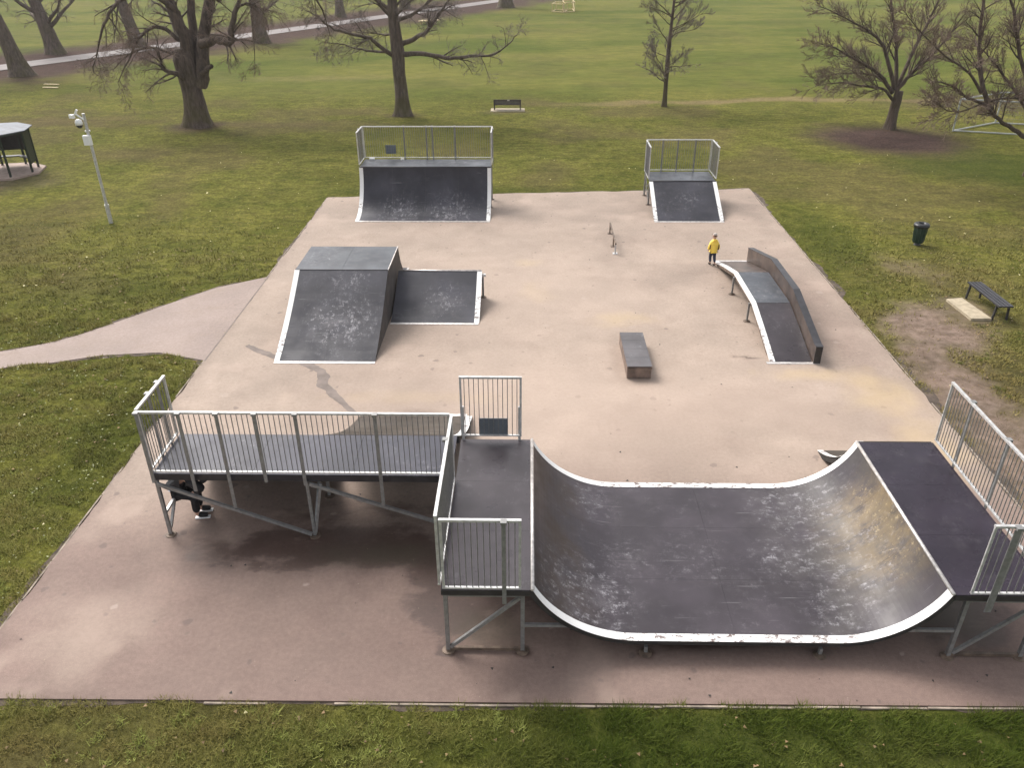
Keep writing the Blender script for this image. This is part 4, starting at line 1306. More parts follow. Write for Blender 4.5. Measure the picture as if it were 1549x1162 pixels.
# backless bench and its three paving slabs on the right
RB = thing('flat_bench', (13.18, 21.45, 0), 'dark backless slatted bench on the grass beside pale slabs', 'bench')
dv = np.array((0.02, -1.66))
c0 = np.array((13.12, 22.28))
ax_ = dv / np.linalg.norm(dv)
pp = np.array((-ax_[1], ax_[0]))
for i in range(4):
    s0 = c0 + pp * (i - 1.5) * 0.105 - ax_ * 0.10
    s1 = s0 + ax_ * 1.80
    MB().bar((*s0, 0.42), (*s1, 0.42), 0.085, 0.04).build('slat', M['dark_steel'], RB)
for t_ in (0.06, 1.55):
    for s_ in (-1, 1):
        b0 = c0 + ax_ * t_ + pp * s_ * 0.17
        MB().bar((*(b0 + pp * s_ * 0.03), -0.03), (*b0, 0.40), 0.05, 0.05).build('leg', M['dark_steel'], RB)
    MB().bar((*(c0 + ax_ * t_ - pp * 0.2), 0.385), (*(c0 + ax_ * t_ + pp * 0.2), 0.385), 0.05, 0.03).build('crossbar', M['dark_steel'], RB)
SL = D.objects.new('paving', None)
COL.objects.link(SL)
SL.location = (12.55, 21.35, 0)
tag(SL, 'row of three buff concrete slabs beside the dark flat bench', None, None, 'structure')
P0, P1, P2, P3 = [np.array(p) for p in ((12.25, 22.03), (12.75, 22.13), (12.88, 20.65), (12.32, 20.65))]
for i, (a, b) in enumerate(((0.0, 0.31), (0.32, 0.66), (0.67, 1.0))):
    poly = [tuple(P0 + (P3 - P0) * a), tuple(P0 + (P3 - P0) * b), tuple(P1 + (P2 - P1) * b), tuple(P1 + (P2 - P1) * a)]
    MB().prism(poly, -0.1, 0.035 + 0.006 * i).build('slab', M['concrete'], SL)

# bench with a back, seen from behind, far end
BB = thing('backed_bench', (-1.32, 50.7, 0), 'brown bench with a backrest on a pale slab between the far trees', 'bench')
for i in range(4):
    MB().box((-1.32, 50.62 + 0.012 * (3 - i), 0.34 + 0.085 * i), (1.66, 0.03, 0.072)).build('back_slat', M['bench_brown'], BB)
for i in range(4):
    MB().box((-1.32, 50.72 + 0.11 * i, 0.335), (1.66, 0.09, 0.035)).build('seat_slat', M['bench_brown'], BB)
for xx in (-2.1, -0.54):
    MB().box((xx, 50.66, 0.32), (0.06, 0.06, 0.60)).build('leg', M['bench_brown'], BB)
    MB().box((xx, 51.06, 0.16), (0.06, 0.06, 0.30)).build('leg', M['bench_brown'], BB)
    MB().box((xx, 50.87, 0.50), (0.06, 0.46, 0.04)).build('armrest', M['bench_brown'], BB)
    MB().box((xx, 50.86, 0.30), (0.05, 0.36, 0.04)).build('crossbar', M['bench_brown'], BB)
MB().box((-1.25, 50.60, 0.585), (0.14, 0.012, 0.05)).build('plaque', M['steel_edge'], BB)
SL2 = MB().box((-1.3, 50.78, -0.02), (2.05, 0.95, 0.06)).build('concrete_slab', M['concrete'])
tag(SL2, 'pale concrete slab under the far backed bench', None, None, 'structure')

# shelter
sc_, sr = np.array((-23.75, 36.25)), 1.31
SH = thing('youth_shelter', (*sc_, 0), 'dark green open shelter with pale faceted roof at the left edge', 'shelter')


def oct_pt(i, r):
    return np.array((sc_[0] + r * math.cos(R(-8 + 45 * i)), sc_[1] + r * math.sin(R(-8 + 45 * i))))


b_ = MB().prism([tuple(oct_pt(i, 1.62)) for i in range(8)], -0.08, 0.05).build('concrete_base', M['concrete_pink'])
tag(b_, 'pinkish eight sided concrete base under the green shelter', None, None, 'structure')
for i in range(8):
    p_, q_ = oct_pt(i, sr), oct_pt(i + 1, sr)
    MB().bar((*p_, 0.05), (*p_, 1.84), 0.075, 0.075).build('post', M['green_paint'], SH)
    a, b = oct_pt(i, 1.52), oct_pt(i + 1, 1.52)
    MB().add([(*a, 1.86), (*b, 1.86), (*sc_, 2.06), (*a, 1.90), (*b, 1.90), (*sc_, 2.11)],
             [(0, 1, 2), (3, 5, 4), (0, 3, 4, 1), (1, 4, 5, 2), (2, 5, 3, 0)]).build('roof_panel', M['roof'], SH)
    MB().bar((*p_, 1.80), (*q_, 1.80), 0.045, 0.08).build('beam', M['green_paint'], SH)
    e0, e1 = p_ + (q_ - p_) * 0.05, p_ + (q_ - p_) * 0.95
    if i == 0:
        MB().bar((*e0, 1.07), (*e1, 1.07), 0.025, 1.40).build('wall_panel', M['green_paint'], SH)
    elif i in (1, 2, 3):
        MB().bar((*e0, 1.20), (*e1, 1.20), 0.025, 0.95).build('wall_panel', M['under'], SH)
        s0, s1 = oct_pt(i, sr * 0.84), oct_pt(i + 1, sr * 0.84)
        MB().bar((*s0, 0.48), (*s1, 0.48), 0.26, 0.04).build('seat', M['dark_steel'], SH)


# goals
def box_goal(name, label, cat, A, B, C, h, r, mat, diag=False, net=False):
    A, B, C = [np.array(p, float) for p in (A, B, C)]
    Dd = B + C - A
    root = thing(name, (*A, 0), label, cat)
    z0 = -0.02
    for p in (A, B, C, Dd):
        MB().tube([(*p, z0), (*p, h)], r, 6).build('post', M[mat], root)
    for nm, zz in (('top_bar', h), ('ground_bar', 0.03)):
        for p, q_ in ((A, B), (A, C), (B, Dd), (C, Dd)):
            MB().tube([(*p, zz), (*q_, zz)], r, 6).build(nm, M[mat], root)
    if diag:
        MB().tube([(*B, 0.03), (*Dd, h)], r * 0.8, 6).build('brace', M[mat], root)
    if net:
        m_ = MB()
        for p, q_ in ((B, Dd), (C, Dd)):
            for t_ in np.linspace(0, 1, 14):
                u = p + (q_ - p) * t_
                m_.tube([(*u, 0.03), (*u, h)], 0.006, 3, False)
            for t_ in np.linspace(0.03, h, 8):
                m_.tube([(*p, t_), (*q_, t_)], 0.006, 3, False)
        m_.build('net', M['net'], root)
    return root


box_goal('football_goal', 'dull white box framed goal standing behind the right hand trees', 'goal', (22.76, 44.85), (26.02, 46.89), (26.3, 43.75), 1.64, 0.04, 'goal_white', False, True)
box_goal('small_goal', 'cream small goal frame on the far field, left of the far pair', 'goal', (2.98, 118.6), (4.45, 117.4), (3.6, 121.6), 0.98, 0.055, 'cream', False)
box_goal('small_goal', 'cream small goal frame on the far field with crossed brace, right of the far pair', 'goal', (4.6, 117.4), (6.0, 118.6), (4.5, 121.4), 1.15, 0.055, 'cream', True)
PLK = thing('plank_table', (-12.0, 102.3, 0), 'low cream plank table far behind the middle tree', 'table')
for i in range(3):
    MB().bar((-12.9 + 0.1 * i, 101.8 + 0.5 * i, 0.42 + relief(np.array([-12.9]), np.array([102.0]))[0]), (-10.7 + 0.1 * i, 102.1 + 0.5 * i, 0.42 + relief(np.array([-12.9]), np.array([102.0]))[0]), 0.42, 0.05).build('plank', M['cream'], PLK)
for xx in (-12.6, -11.0):
    MB().box((xx, 102.4, 0.18 + relief(np.array([-12.9]), np.array([102.0]))[0]), (0.12, 1.1, 0.46)).build('leg', M['cream'], PLK)
for lab, x, y in (('cream plank lying on the grass, farther of two by the left trees', -34.2, 60.2), ('cream plank lying on the grass, nearer of two by the left trees', -33.6, 58.9)):
    tag(MB().bar((x - 0.55, y, 0.02), (x + 0.55, y - 0.1, 0.02), 0.16, 0.06).build('plank', M['cream']), lab, 'plank', 'planks on the left lawn')


# ------------------------------------------------------------------ trees
def W3(px, py, Y):
    d_ = _fw + _rt * (px - 774.5) / FPX - _up * (py - 581.0) / FPX
    t_ = Y / d_[1]
    return np.array((0, 0, CAM_H)) + d_ * t_


def wander(p, d, L, n, curl, trop):
    pts = [np.array(p, float)]
    d = np.array(d, float)
    d /= np.linalg.norm(d)
    for i in range(n):
        d = d + rng.normal(0, curl, 3) + np.array((0, 0, trop))
        d /= np.linalg.norm(d)
        pts.append(pts[-1] + d * L / n)
    return np.array(pts)


def branch_out(wood, twig, pts, r0, r1, depth, L, spec):
    """grow side shoots along a limb, down to twigs"""
    k_ = len(pts)
    seg = np.linalg.norm(np.diff(pts, axis=0), axis=1).sum()
    if depth >= min(spec['depth'], len(spec['n'])):
        return
    cnt = spec['n'][depth]
    for i in range(cnt):
        t_ = rng.uniform(spec.get('start', 0.2), 1.0) if i else 1.0
        s = t_ * (k_ - 1)
        a = min(int(s), k_ - 2)
        p = pts[a] + (pts[a + 1] - pts[a]) * (s - a)
        d = pts[a + 1] - pts[a]
        d = d / (np.linalg.norm(d) + 1e-9)
        side = rng.normal(0, 1, 3)
        side -= d * (side @ d)
        side /= np.linalg.norm(side)
        ang = rng.uniform(*spec['ang'])
        nd = d * math.cos(ang) + side * math.sin(ang) + np.array((0, 0, spec['up']))
        l = L * rng.uniform(0.55, 1.0) * (1.15 - 0.45 * t_)
        rr = (r0 + (r1 - r0) * t_) * rng.uniform(0.32, 0.52)
        rr = max(rr, spec.get('rmin', 0.008))
        q = wander(p, nd, l, 5 if depth < 2 else 3, spec['curl'], spec['trop'])
        last = depth >= spec['depth'] - 2
        (twig if last else wood).tube(q, np.linspace(rr, max(rr * 0.35, 0.005), len(q)), 3 if last else (5 if depth == 0 else 4), False)
        branch_out(wood, twig, q, rr, rr * 0.35, depth + 1, l * spec['lf'], spec)


def smooth_pts(P, n=4):
    P = np.array(P, float)
    t_ = np.arange(len(P))
    tt = np.linspace(0, len(P) - 1, (len(P) - 1) * n + 1)
    out_ = np.empty((len(tt), 3))
    for i, u in enumerate(tt):
        a = min(int(u), len(P) - 2)
        f = u - a
        p0, p1, p2, p3 = P[max(a - 1, 0)], P[a], P[a + 1], P[min(a + 2, len(P) - 1)]
        out_[i] = 0.5 * (2 * p1 + (p2 - p0) * f + (2 * p0 - 5 * p1 + 4 * p2 - p3) * f * f + (3 * p1 - p0 - 3 * p2 + p3) * f ** 3)
    return out_


def tree(name, label, base, trunk, limbs, spec, bark_m, twig_m, group=None, flare=1.5, L0=2.0, auto=None):
    """trunk: [(point, radius)...]; limbs: list of ([points], r0, r1)"""
    root = thing(name, tuple(base), label, 'tree', group)
    tr, wood, twig = MB(), MB(), MB()
    P = smooth_pts([p for p, _ in trunk], 5)
    rad = np.interp(np.linspace(0, len(trunk) - 1, len(P)), range(len(trunk)), [r for _, r in trunk])
    zz = P[:, 2] - P[0, 2]
    rad = rad * (1 + (flare - 1) * np.exp(-zz / (rad[0] * 1.3 + 0.05)))
    # buttressed, slightly lobed trunk
    n_ = 16
    a = np.arange(n_) * 2 * math.pi / n_
    ph = rng.uniform(0, 6.28, 3)
    ringv = []
    for i, p in enumerate(P):
        lob = 1 + (0.05 + 0.16 * math.exp(-zz[i] / 0.6)) * np.sin(3 * a + ph[0]) + 0.06 * np.sin(5 * a + ph[1] + zz[i]) + rng.normal(0, 0.012, n_)
        ringv.append(np.stack([p[0] + np.cos(a) * rad[i] * lob, p[1] + np.sin(a) * rad[i] * lob, np.full(n_, p[2])], 1))
    fs = [(i * n_ + j, i * n_ + (j + 1) % n_, (i + 1) * n_ + (j + 1) % n_, (i + 1) * n_ + j) for i in range(len(P) - 1) for j in range(n_)]
    tr.add(np.concatenate(ringv), fs + [tuple(range((len(P) - 1) * n_, len(P) * n_))])
    tr.build('trunk', bark_m, root, True, False)
    for lm in limbs:
        pts, r0, r1 = lm[:3]
        q = smooth_pts(pts, 4)
        q[1:] += rng.normal(0, min(r0 * 0.12, 0.03), (len(q) - 1, 3))
        k8 = 0.82 if r0 < 0.25 else 1.0
        wood.tube(q, np.linspace(r0 * k8, r1 * 0.7, len(q)), 8, False)
        if len(lm) == 3:
            branch_out(wood, twig, q, min(r0 * 0.8, 0.16), r1, 0, L0, spec)
    if auto:
        top_, na, l_, ang0, r_ = auto
        for i in range(na):
            s = rng.uniform(top_, 1.0) * (len(P) - 1)
            a_ = min(int(s), len(P) - 2)
            p = P[a_] + (P[a_ + 1] - P[a_]) * (s - a_)
            az = i * 2.4 + rng.uniform(-0.5, 0.5)
            el = rng.uniform(*ang0)
            q = wander(p, (math.cos(az) * math.cos(el), math.sin(az) * math.cos(el), math.sin(el)), l_ * rng.uniform(0.7, 1.1), 8, 0.13, 0.03)
            rr = r_ * rng.uniform(0.6, 1.0)
            wood.tube(q, np.linspace(rr, rr * 0.3, len(q)), 6, False)
            branch_out(wood, twig, q, rr * 0.8, rr * 0.3, 0, L0, spec)
    cr_ = wood.build('crown', bark_m, root, True, False)
    twig.build('twigs', twig_m, cr_, False, False)
    return root


big = dict(n=[7, 5, 5, 4], depth=3, ang=(0.5, 1.2), up=-0.05, lf=0.6, curl=0.20, trop=0.0, rmin=0.008)
# T1: the massive forked tree, left of centre
Y = 46.4
b1 = np.array((-18.6, 46.4, -0.05))
stems = []
limbs = [
    ([W3(292, 128, Y), W3(287, 100, Y), W3(277, 50, Y), W3(256, 0, Y), W3(235, -60, Y), W3(205, -160, Y + 1), W3(180, -260, Y + 1)], 0.46, 0.16),
    ([W3(302, 128, Y), W3(306, 100, Y), W3(309, 50, Y + 0.4), W3(318, 0, Y + 0.5), W3(335, -70, Y + 1), W3(350, -170, Y + 1), W3(380, -280, Y + 1)], 0.44, 0.15),
    ([W3(297, 110, Y + 0.2), W3(292, 40, Y + 0.8), W3(285, -40, Y + 1.4), W3(283, -150, Y + 2), W3(290, -300, Y + 2)], 0.30, 0.12),
    ([W3(303, 66, Y - 0.3), W3(326, 60, Y - 0.8), W3(348, 64, Y - 1.2), W3(350, 45, Y - 1.3), W3(358, 12, Y - 1.4), W3(368, -10, Y - 1.4), W3(385, -40, Y - 1.6)], 0.26, 0.08),
    ([W3(358, 12, Y - 1.4), W3(372, 4, Y - 1.5), W3(388, 8, Y - 1.7), W3(400, 20, Y - 2)], 0.09, 0.03),
    ([W3(284, 120, Y - 0.3), W3(268, 112, Y - 0.8), W3(250, 106, Y - 1.2), W3(242, 88, Y - 1.3), W3(236, 70, Y - 1.5)], 0.20, 0.05),
    ([W3(304, 112, Y - 0.4), W3(313, 104, Y - 0.8), W3(320, 99, Y - 1.0)], 0.16, 0.15, True),
    ([W3(270, 20, Y), W3(230, -10, Y - 1), W3(190, -5, Y - 2), W3(165, 20, Y - 3), W3(150, 60, Y - 3.5), W3(140, 110, Y - 4)], 0.20, 0.03),
    ([W3(272, 60, Y), W3(240, 40, Y - 0.7), W3(215, 52, Y - 1.2), W3(195, 90, Y - 1.8), W3(178, 125, Y - 2.2)], 0.15, 0.025),
    ([W3(262, 80, Y), W3(225, 72, Y + 1), W3(195, 82, Y + 1.5), W3(172, 105, Y + 2)], 0.12, 0.02),
    ([W3(330, 0, Y), W3(370, -40, Y - 1), W3(430, -40, Y - 2), W3(480, 0, Y - 3), W3(500, 50, Y - 3)], 0.18, 0.03),
    ([W3(345, -30, Y), W3(375, -10, Y + 1), W3(382, 40, Y + 1), W3(386, 95, Y + 1)], 0.08, 0.02),
]
tree('large_tree', 'massive bare tree with lobed trunk forking low, left of the quarter pipe', b1,
     [(b1, 0.60), (b1 + (0.03, 0, 0.9), 0.52), (b1 + (0.0, 0, 1.8), 0.50), (b1 + (-0.06, 0, 2.7), 0.57), (b1 + (-0.12, 0, 3.5), 0.60), (b1 + (-0.12, 0.1, 4.1), 0.40)],
     limbs, dict(big, n=[14, 9, 7], trop=-0.05, curl=0.11, rmin=0.006), M['bark_dark'], M['twig_red'], flare=1.45, L0=1.9)

# T2: middle tree with long level limbs
Y = 49.3
b2 = np.array((-7.42, 49.3, -0.05))
limbs = [
    ([W3(603, 82, Y), W3(620, 80, Y - 0.2), W3(650, 82, Y - 0.5), W3(680, 89, Y - 1), W3(710, 84, Y - 1.2), W3(740, 84, Y - 1.4), W3(762, 72, Y - 1.6), W3(782, 52, Y - 1.8)], 0.20, 0.03),
    ([W3(596, 84, Y), W3(575, 70, Y - 0.5), W3(560, 58, Y - 0.8), W3(530, 50, Y - 1.2), W3(500, 40, Y - 1.5), W3(480, 24, Y - 1.8), W3(462, 14, Y - 2)], 0.16, 0.03),
    ([W3(590, 78, Y), W3(562, 77, Y + 0.6), W3(535, 72, Y + 1), W3(515, 66, Y + 1.2), W3(490, 64, Y + 1.5)], 0.10, 0.02),
    ([W3(608, 66, Y), W3(630, 56, Y - 0.4), W3(648, 44, Y - 0.8), W3(660, 26, Y - 1), W3(675, 4, Y - 1.2), W3(690, -30, Y - 1.5)], 0.18, 0.05),
    ([W3(602, 30, Y), W3(625, 20, Y + 0.6), W3(650, 2, Y + 1), W3(690, -30, Y + 1.5), W3(720, -80, Y + 2)], 0.15, 0.03),
    ([W3(598, 50, Y), W3(580, 52, Y + 0.8), W3(568, 50, Y + 1.2), W3(540, 48, Y + 2)], 0.09, 0.02),
    ([W3(596, 20, Y), W3(570, 0, Y + 0.6), W3(540, -20, Y + 1), W3(500, -30, Y + 1.5), W3(460, -20, Y + 2)], 0.16, 0.03),
    ([W3(600, -20, Y), W3(650, -60, Y - 1), W3(720, -80, Y - 2), W3(780, -60, Y - 3)], 0.15, 0.03),
    ([W3(598, -30, Y), W3(550, -70, Y - 1), W3(480, -90, Y - 2), W3(430, -70, Y - 3)], 0.15, 0.03),
]
tree('level_limbed_tree', 'bare tree with straight trunk and long level limbs behind the quarter pipe', b2,
     [(b2, 0.40), (W3(608, 140, Y), 0.36), (W3(604, 110, Y), 0.35), (W3(602, 80, Y), 0.38), (W3(599, 55, Y), 0.33), (W3(595, 20, Y), 0.29), (W3(592, -40, Y), 0.22), (W3(590, -130, Y), 0.06)],
     limbs, dict(big, n=[16, 9, 7], trop=-0.02, curl=0.10, rmin=0.006), M['bark'], M['twig_grey'], flare=1.5, L0=1.7, auto=(0.6, 7, 3.5, (0.3, 1.1), 0.12))

# T3: the young upright tree
b3 = np.array((8.36, 52.0, -0.05))
tree('young_tree', 'small slender bare tree standing alone in the middle of the far lawn', b3,
     [(b3, 0.15), (b3 + (-0.02, 0, 1.2), 0.13), (b3 + (-0.03, 0, 2.4), 0.125), (b3 + (-0.02, 0, 3.8), 0.11), (b3 + (0.03, 0, 5.4), 0.08), (b3 + (0.05, 0, 7.6), 0.03)],
     [], dict(big, n=[8, 7, 6], up=0.10, trop=0.02, curl=0.07, rmin=0.006, ang=(0.3, 0.8)), M['bark_dark'], M['twig_grey'], flare=1.35, L0=0.95, auto=(0.22, 30, 2.1, (0.15, 0.9), 0.045))

# T4: low spreading tree on a ring of leaf litter
Y = 45.5
b4 = np.array((19.67, 45.5, -0.05))
limbs = [
    ([W3(1350, 150, Y), W3(1335, 134, Y - 0.4), W3(1305, 130, Y - 0.8), W3(1270, 124, Y - 1.2), W3(1235, 130, Y - 1.6)], 0.11, 0.02),
    ([W3(1350, 140, Y), W3(1330, 112, Y - 0.6), W3(1295, 90, Y - 1), W3(1262, 72, Y - 1.5), W3(1235, 62, Y - 2)], 0.14, 0.02),
    ([W3(1352, 135, Y), W3(1340, 80, Y), W3(1320, 50, Y), W3(1285, 30, Y), W3(1240, 10, Y)], 0.15, 0.02),
    ([W3(1355, 135, Y), W3(1356, 80, Y + 0.5), W3(1350, 20, Y + 0.6), W3(1340, -50, Y + 1)], 0.16, 0.04),
    ([W3(1356, 138, Y), W3(1378, 112, Y), W3(1400, 92, Y), W3(1430, 60, Y), W3(1460, 20, Y)], 0.16, 0.03),
    ([W3(1356, 135, Y), W3(1385, 70, Y + 1), W3(1415, 10, Y + 1.4), W3(1440, -60, Y + 2)], 0.15, 0.03),
    ([W3(1352, 138, Y), W3(1325, 115, Y + 1), W3(1290, 110, Y + 1.5), W3(1255, 112, Y + 2)], 0.10, 0.02),
]
tree('spreading_tree', 'low spreading bare tree with reddish twigs on a ring of fallen leaves', b4,
     [(b4, 0.27), (b4 + (0.0, 0, 0.8), 0.24), (b4 + (0.02, 0, 1.5), 0.25), (b4 + (0.06, 0, 2.0), 0.20)],
     limbs, dict(big, n=[24, 10, 8], up=0.06, trop=0.03, ang=(0.3, 0.9), curl=0.08, rmin=0.006), M['bark_dark'], M['twig_red'], flare=1.35, L0=1.6)

# T5: tree at the right edge, its limbs reach left across the goal
Y = 35.9
b5 = np.array((21.95, 35.9, -0.05))
limbs = [
    ([W3(1556, 210, Y), W3(1540, 200, Y - 0.2), W3(1510, 180, Y - 0.4), W3(1490, 158, Y - 0.6), W3(1465, 148, Y - 0.8), W3(1440, 130, Y - 1), W3(1412, 122, Y - 1.2)], 0.13, 0.03),
    ([W3(1498, 165, Y - 0.5), W3(1484, 120, Y - 0.3), W3(1482, 60, Y), W3(1486, 0, Y), W3(1480, -60, Y)], 0.13, 0.06),
    ([W3(1484, 140, Y - 0.3), W3(1466, 110, Y - 0.7), W3(1430, 84, Y - 1), W3(1395, 50, Y - 1.4), W3(1370, 20, Y - 1.8)], 0.08, 0.02),
    ([W3(1488, 155, Y - 0.6), W3(1455, 168, Y - 1), W3(1432, 166, Y - 1.2), W3(1418, 157, Y - 1.4)], 0.05, 0.015),
    ([W3(1556, 170, Y), W3(1530, 130, Y + 0.5), W3(1500, 90, Y + 0.8), W3(1470, 60, Y + 1)], 0.09, 0.02),
    ([W3(1558, 160, Y), W3(1540, 60, Y), W3(1530, 0, Y), W3(1505, -60, Y)], 0.12, 0.04),
    ([W3(1490, 155, Y - 0.4), W3(1520, 148, Y - 0.8), W3(1552, 152, Y - 1.2)], 0.06, 0.03),
    ([W3(1560, 150, Y), W3(1590, 60, Y), W3(1620, -20, Y + 1)], 0.15, 0.04),
]
tree('leaning_limb_tree', 'bare tree at the right edge with a crooked limb crossing the goal', b5,
     [(b5, 0.17), (b5 + (0.0, 0, 0.8), 0.15), (b5 + (-0.02, 0, 1.7), 0.16), (b5 + (0.05, 0, 3.2), 0.15), (b5 + (0.15, 0, 5.5), 0.09)],
     limbs, dict(big, n=[22, 10, 7], up=0.05, trop=0.02, ang=(0.35, 1.0), curl=0.10, rmin=0.006), M['bark_dark'], M['twig_red'], flare=1.3, L0=1.35)

# the row by the road: each its own tree
def tall(name, label, x, y, r, lean, h=11.0, seed=1, twig_m='twig_grey', n=9, low=0.3):
    z = float(relief(np.array([x]), np.array([y]))[0]) - 0.05
    b = np.array((x, y, z))
    lx, ly = lean
    tr = [(b, r), (b + (lx * 0.12, ly * 0.1, h * 0.15), r * 0.88), (b + (lx * 0.3, ly * 0.3, h * 0.35), r * 0.8), (b + (lx * 0.6, ly * 0.6, h * 0.6), r * 0.6), (b + (lx, ly, h), r * 0.15)]
    return tree(name, label, b, tr, [], dict(big, n=[7, 6, 5], trop=-0.03), M['bark'], M[twig_m], 'trees along the park road', 1.55, 2.0, (low, n, 4.8, (0.05, 0.9), r * 0.42))


tall('roadside_tree', 'bare leaning tree nearest the left edge, on the near side of the road', -38.7, 64.6, 0.62, (-3.2, 0), 12, low=0.22)
tall('roadside_tree', 'bare tree just behind the leftmost one, across the road', -42.6, 77.2, 0.62, (-3.0, 0.5), 12, low=0.25)
tall('roadside_tree', 'pale hazy bare trunk left of the massive forked tree, beyond the road', -37.0, 81.5, 0.60, (-3.0, 1), 12)
tall('roadside_tree', 'slim bare tree beyond the road beside the massive forked tree', -35.6, 88.5, 0.45, (-3.5, 1), 12)
tall('roadside_tree', 'grey bare tree standing at the road right of the massive forked tree', -26.3, 85.0, 0.62, (-1.0, 1), 13)
tall('roadside_tree', 'distant bare tree at the top edge beside the road above the backed bench', -3.4, 126.0, 0.85, (0.5, 1), 14)
tall('roadside_tree', 'distant bare tree across the road left of the middle tree', -24.0, 112.0, 0.55, (-1.0, 1), 13)
tall('roadside_tree', 'faint far bare tree at the top edge just left of the middle tree', -17.5, 124.0, 0.6, (1.0, 1), 13)


# ------------------------------------------------------------------ thin winter haze
hz = MB().box((0, 500, 6.5), (2600, 2000, 17.0)).mesh('haze', None)
hm = D.materials.new('thin_haze')
hm.use_nodes = True
hm.node_tree.nodes.remove(hm.node_tree.nodes['Principled BSDF'])
pv = hm.node_tree.nodes.new('ShaderNodeVolumePrincipled')
pv.inputs['Color'].default_value = (0.86, 0.84, 0.84, 1)
pv.inputs['Density'].default_value = HAZE
pv.inputs['Anisotropy'].default_value = 0.2
hm.node_tree.links.new(pv.outputs[0], hm.node_tree.nodes['Material Output'].inputs['Volume'])
hz.materials.append(hm)
if HAZE:
    o = D.objects.new('haze', hz)
    COL.objects.link(o)
    tag(o, 'thin pale winter haze over the whole park', None, None, 'stuff')


# ------------------------------------------------------------------ people
def skin_obj(name, joints, edges, mat, parent, root=0, sub=2):
    """continuous body grown from joints {name: (x, y, z, r)}"""
    keys = list(joints)
    me = D.meshes.new(name)
    me.from_pydata([joints[k_][:3] for k_ in keys], [(keys.index(a), keys.index(b)) for a, b in edges], [])
    o = D.objects.new(name, me)
    COL.objects.link(o)
    o.parent = parent
    sk = o.modifiers.new('Skin', 'SKIN')
    sk.use_smooth_shade = True
    if not me.skin_vertices:
        raise RuntimeError('no skin layer')
    for i, k_ in enumerate(keys):
        r = joints[k_][3]
        me.skin_vertices[0].data[i].radius = (r, r) if not isinstance(r, tuple) else r
        me.skin_vertices[0].data[i].use_root = (i == root)
    ss = o.modifiers.new('Sub', 'SUBSURF')
    ss.levels = ss.render_levels = sub
    dg = bpy.context.evaluated_depsgraph_get()
    dg.update()
    nm = D.meshes.new_from_object(o.evaluated_get(dg))
    o.modifiers.clear()
    o.data = nm
    nm.materials.clear()
    nm.materials.append(mat)
    nm.polygons.foreach_set('use_smooth', [True] * len(nm.polygons))
    return o


def hand_chain(J, E, side, wrist, dirv, palm_side, s):
    """palm, four unequal curled fingers and a thumb growing from a wrist joint"""
    d = np.array(dirv, float)
    d /= np.linalg.norm(d)
    p = np.array(palm_side, float)
    p -= d * (p @ d)
    p /= np.linalg.norm(p)
    n_ = np.cross(d, p)
    w0 = np.array(J[wrist][:3])
    J[side + 'palm'] = (*(w0 + d * 0.045 * s), 0.022 * s)
    E.append((wrist, side + 'palm'))
    for i, ln in enumerate((0.062, 0.072, 0.068, 0.052)):
        q = w0 + d * 0.075 * s + p * (i - 1.5) * 0.019 * s
        a, b = q + d * ln * 0.5 * s + n_ * 0.008 * s, q + d * ln * 0.85 * s + n_ * 0.03 * s
        for nm, pt, r in (('k%d' % i, q, 0.0095), ('m%d' % i, a, 0.0085), ('t%d' % i, b, 0.007)):
            J[side + nm] = (*pt, r * s)
        E += [(side + 'palm', side + 'k%d' % i), (side + 'k%d' % i, side + 'm%d' % i), (side + 'm%d' % i, side + 't%d' % i)]
    q = w0 + d * 0.03 * s - p * 0.032 * s
    a = q + d * 0.03 * s - p * 0.018 * s + n_ * 0.012 * s
    J[side + 'h0'], J[side + 'h1'] = (*q, 0.011 * s), (*a, 0.009 * s)
    E += [(side + 'palm', side + 'h0'), (side + 'h0', side + 'h1')]


# child in a yellow coat, walking away from the camera beside the ledge ramp
CH = thing('person', (5.95, 24.80, 0.0), 'child in yellow coat and pale woolly hat walking beside the ledge ramp', 'person')
CH.rotation_euler = (0, 0, R(8))
J = dict(pelvis=(0, 0, .50, .075), belly=(0, 0, .60, .078), chest=(0, .005, .72, .085), neck0=(0, 0, .82, .045), neck=(0, .005, .87, .036), head0=(0, .015, .93, .06), head=(0, .02, .985, .075), crown=(0, .015, 1.045, .055),
         Lsh=(-.095, 0, .79, .042), Lel=(-.140, -.02, .645, .03), Lwr=(-.155, .03, .525, .021),
         Rsh=(.095, 0, .79, .042), Rel=(.140, -.035, .645, .03), Rwr=(.150, -.005, .52, .021),
         Lhip=(-.052, 0, .46, .055), Lkn=(-.055, .075, .265, .038), Lan=(-.05, .03, .06, .027), Lto=(-.052, .12, .03, .026),
         Rhip=(.052, 0, .46, .055), Rkn=(.052, -.02, .265, .038), Ran=(.05, -.12, .085, .027), Rto=(.052, -.06, .03, .026))
E = [('pelvis', 'belly'), ('belly', 'chest'), ('chest', 'neck0'), ('neck0', 'neck'), ('neck', 'head0'), ('head0', 'head'), ('head', 'crown'),
     ('chest', 'Lsh'), ('Lsh', 'Lel'), ('Lel', 'Lwr'), ('chest', 'Rsh'), ('Rsh', 'Rel'), ('Rel', 'Rwr'),
     ('pelvis', 'Lhip'), ('Lhip', 'Lkn'), ('Lkn', 'Lan'), ('Lan', 'Lto'), ('pelvis', 'Rhip'), ('Rhip', 'Rkn'), ('Rkn', 'Ran'), ('Ran', 'Rto')]
hand_chain(J, E, 'L', 'Lwr', (-.1, .25, -.9), (0, 1, 0), 0.62)
hand_chain(J, E, 'R', 'Rwr', (.1, .2, -.9), (0, 1, 0), 0.62)
skin_obj('body', J, E, M['skin'], CH)
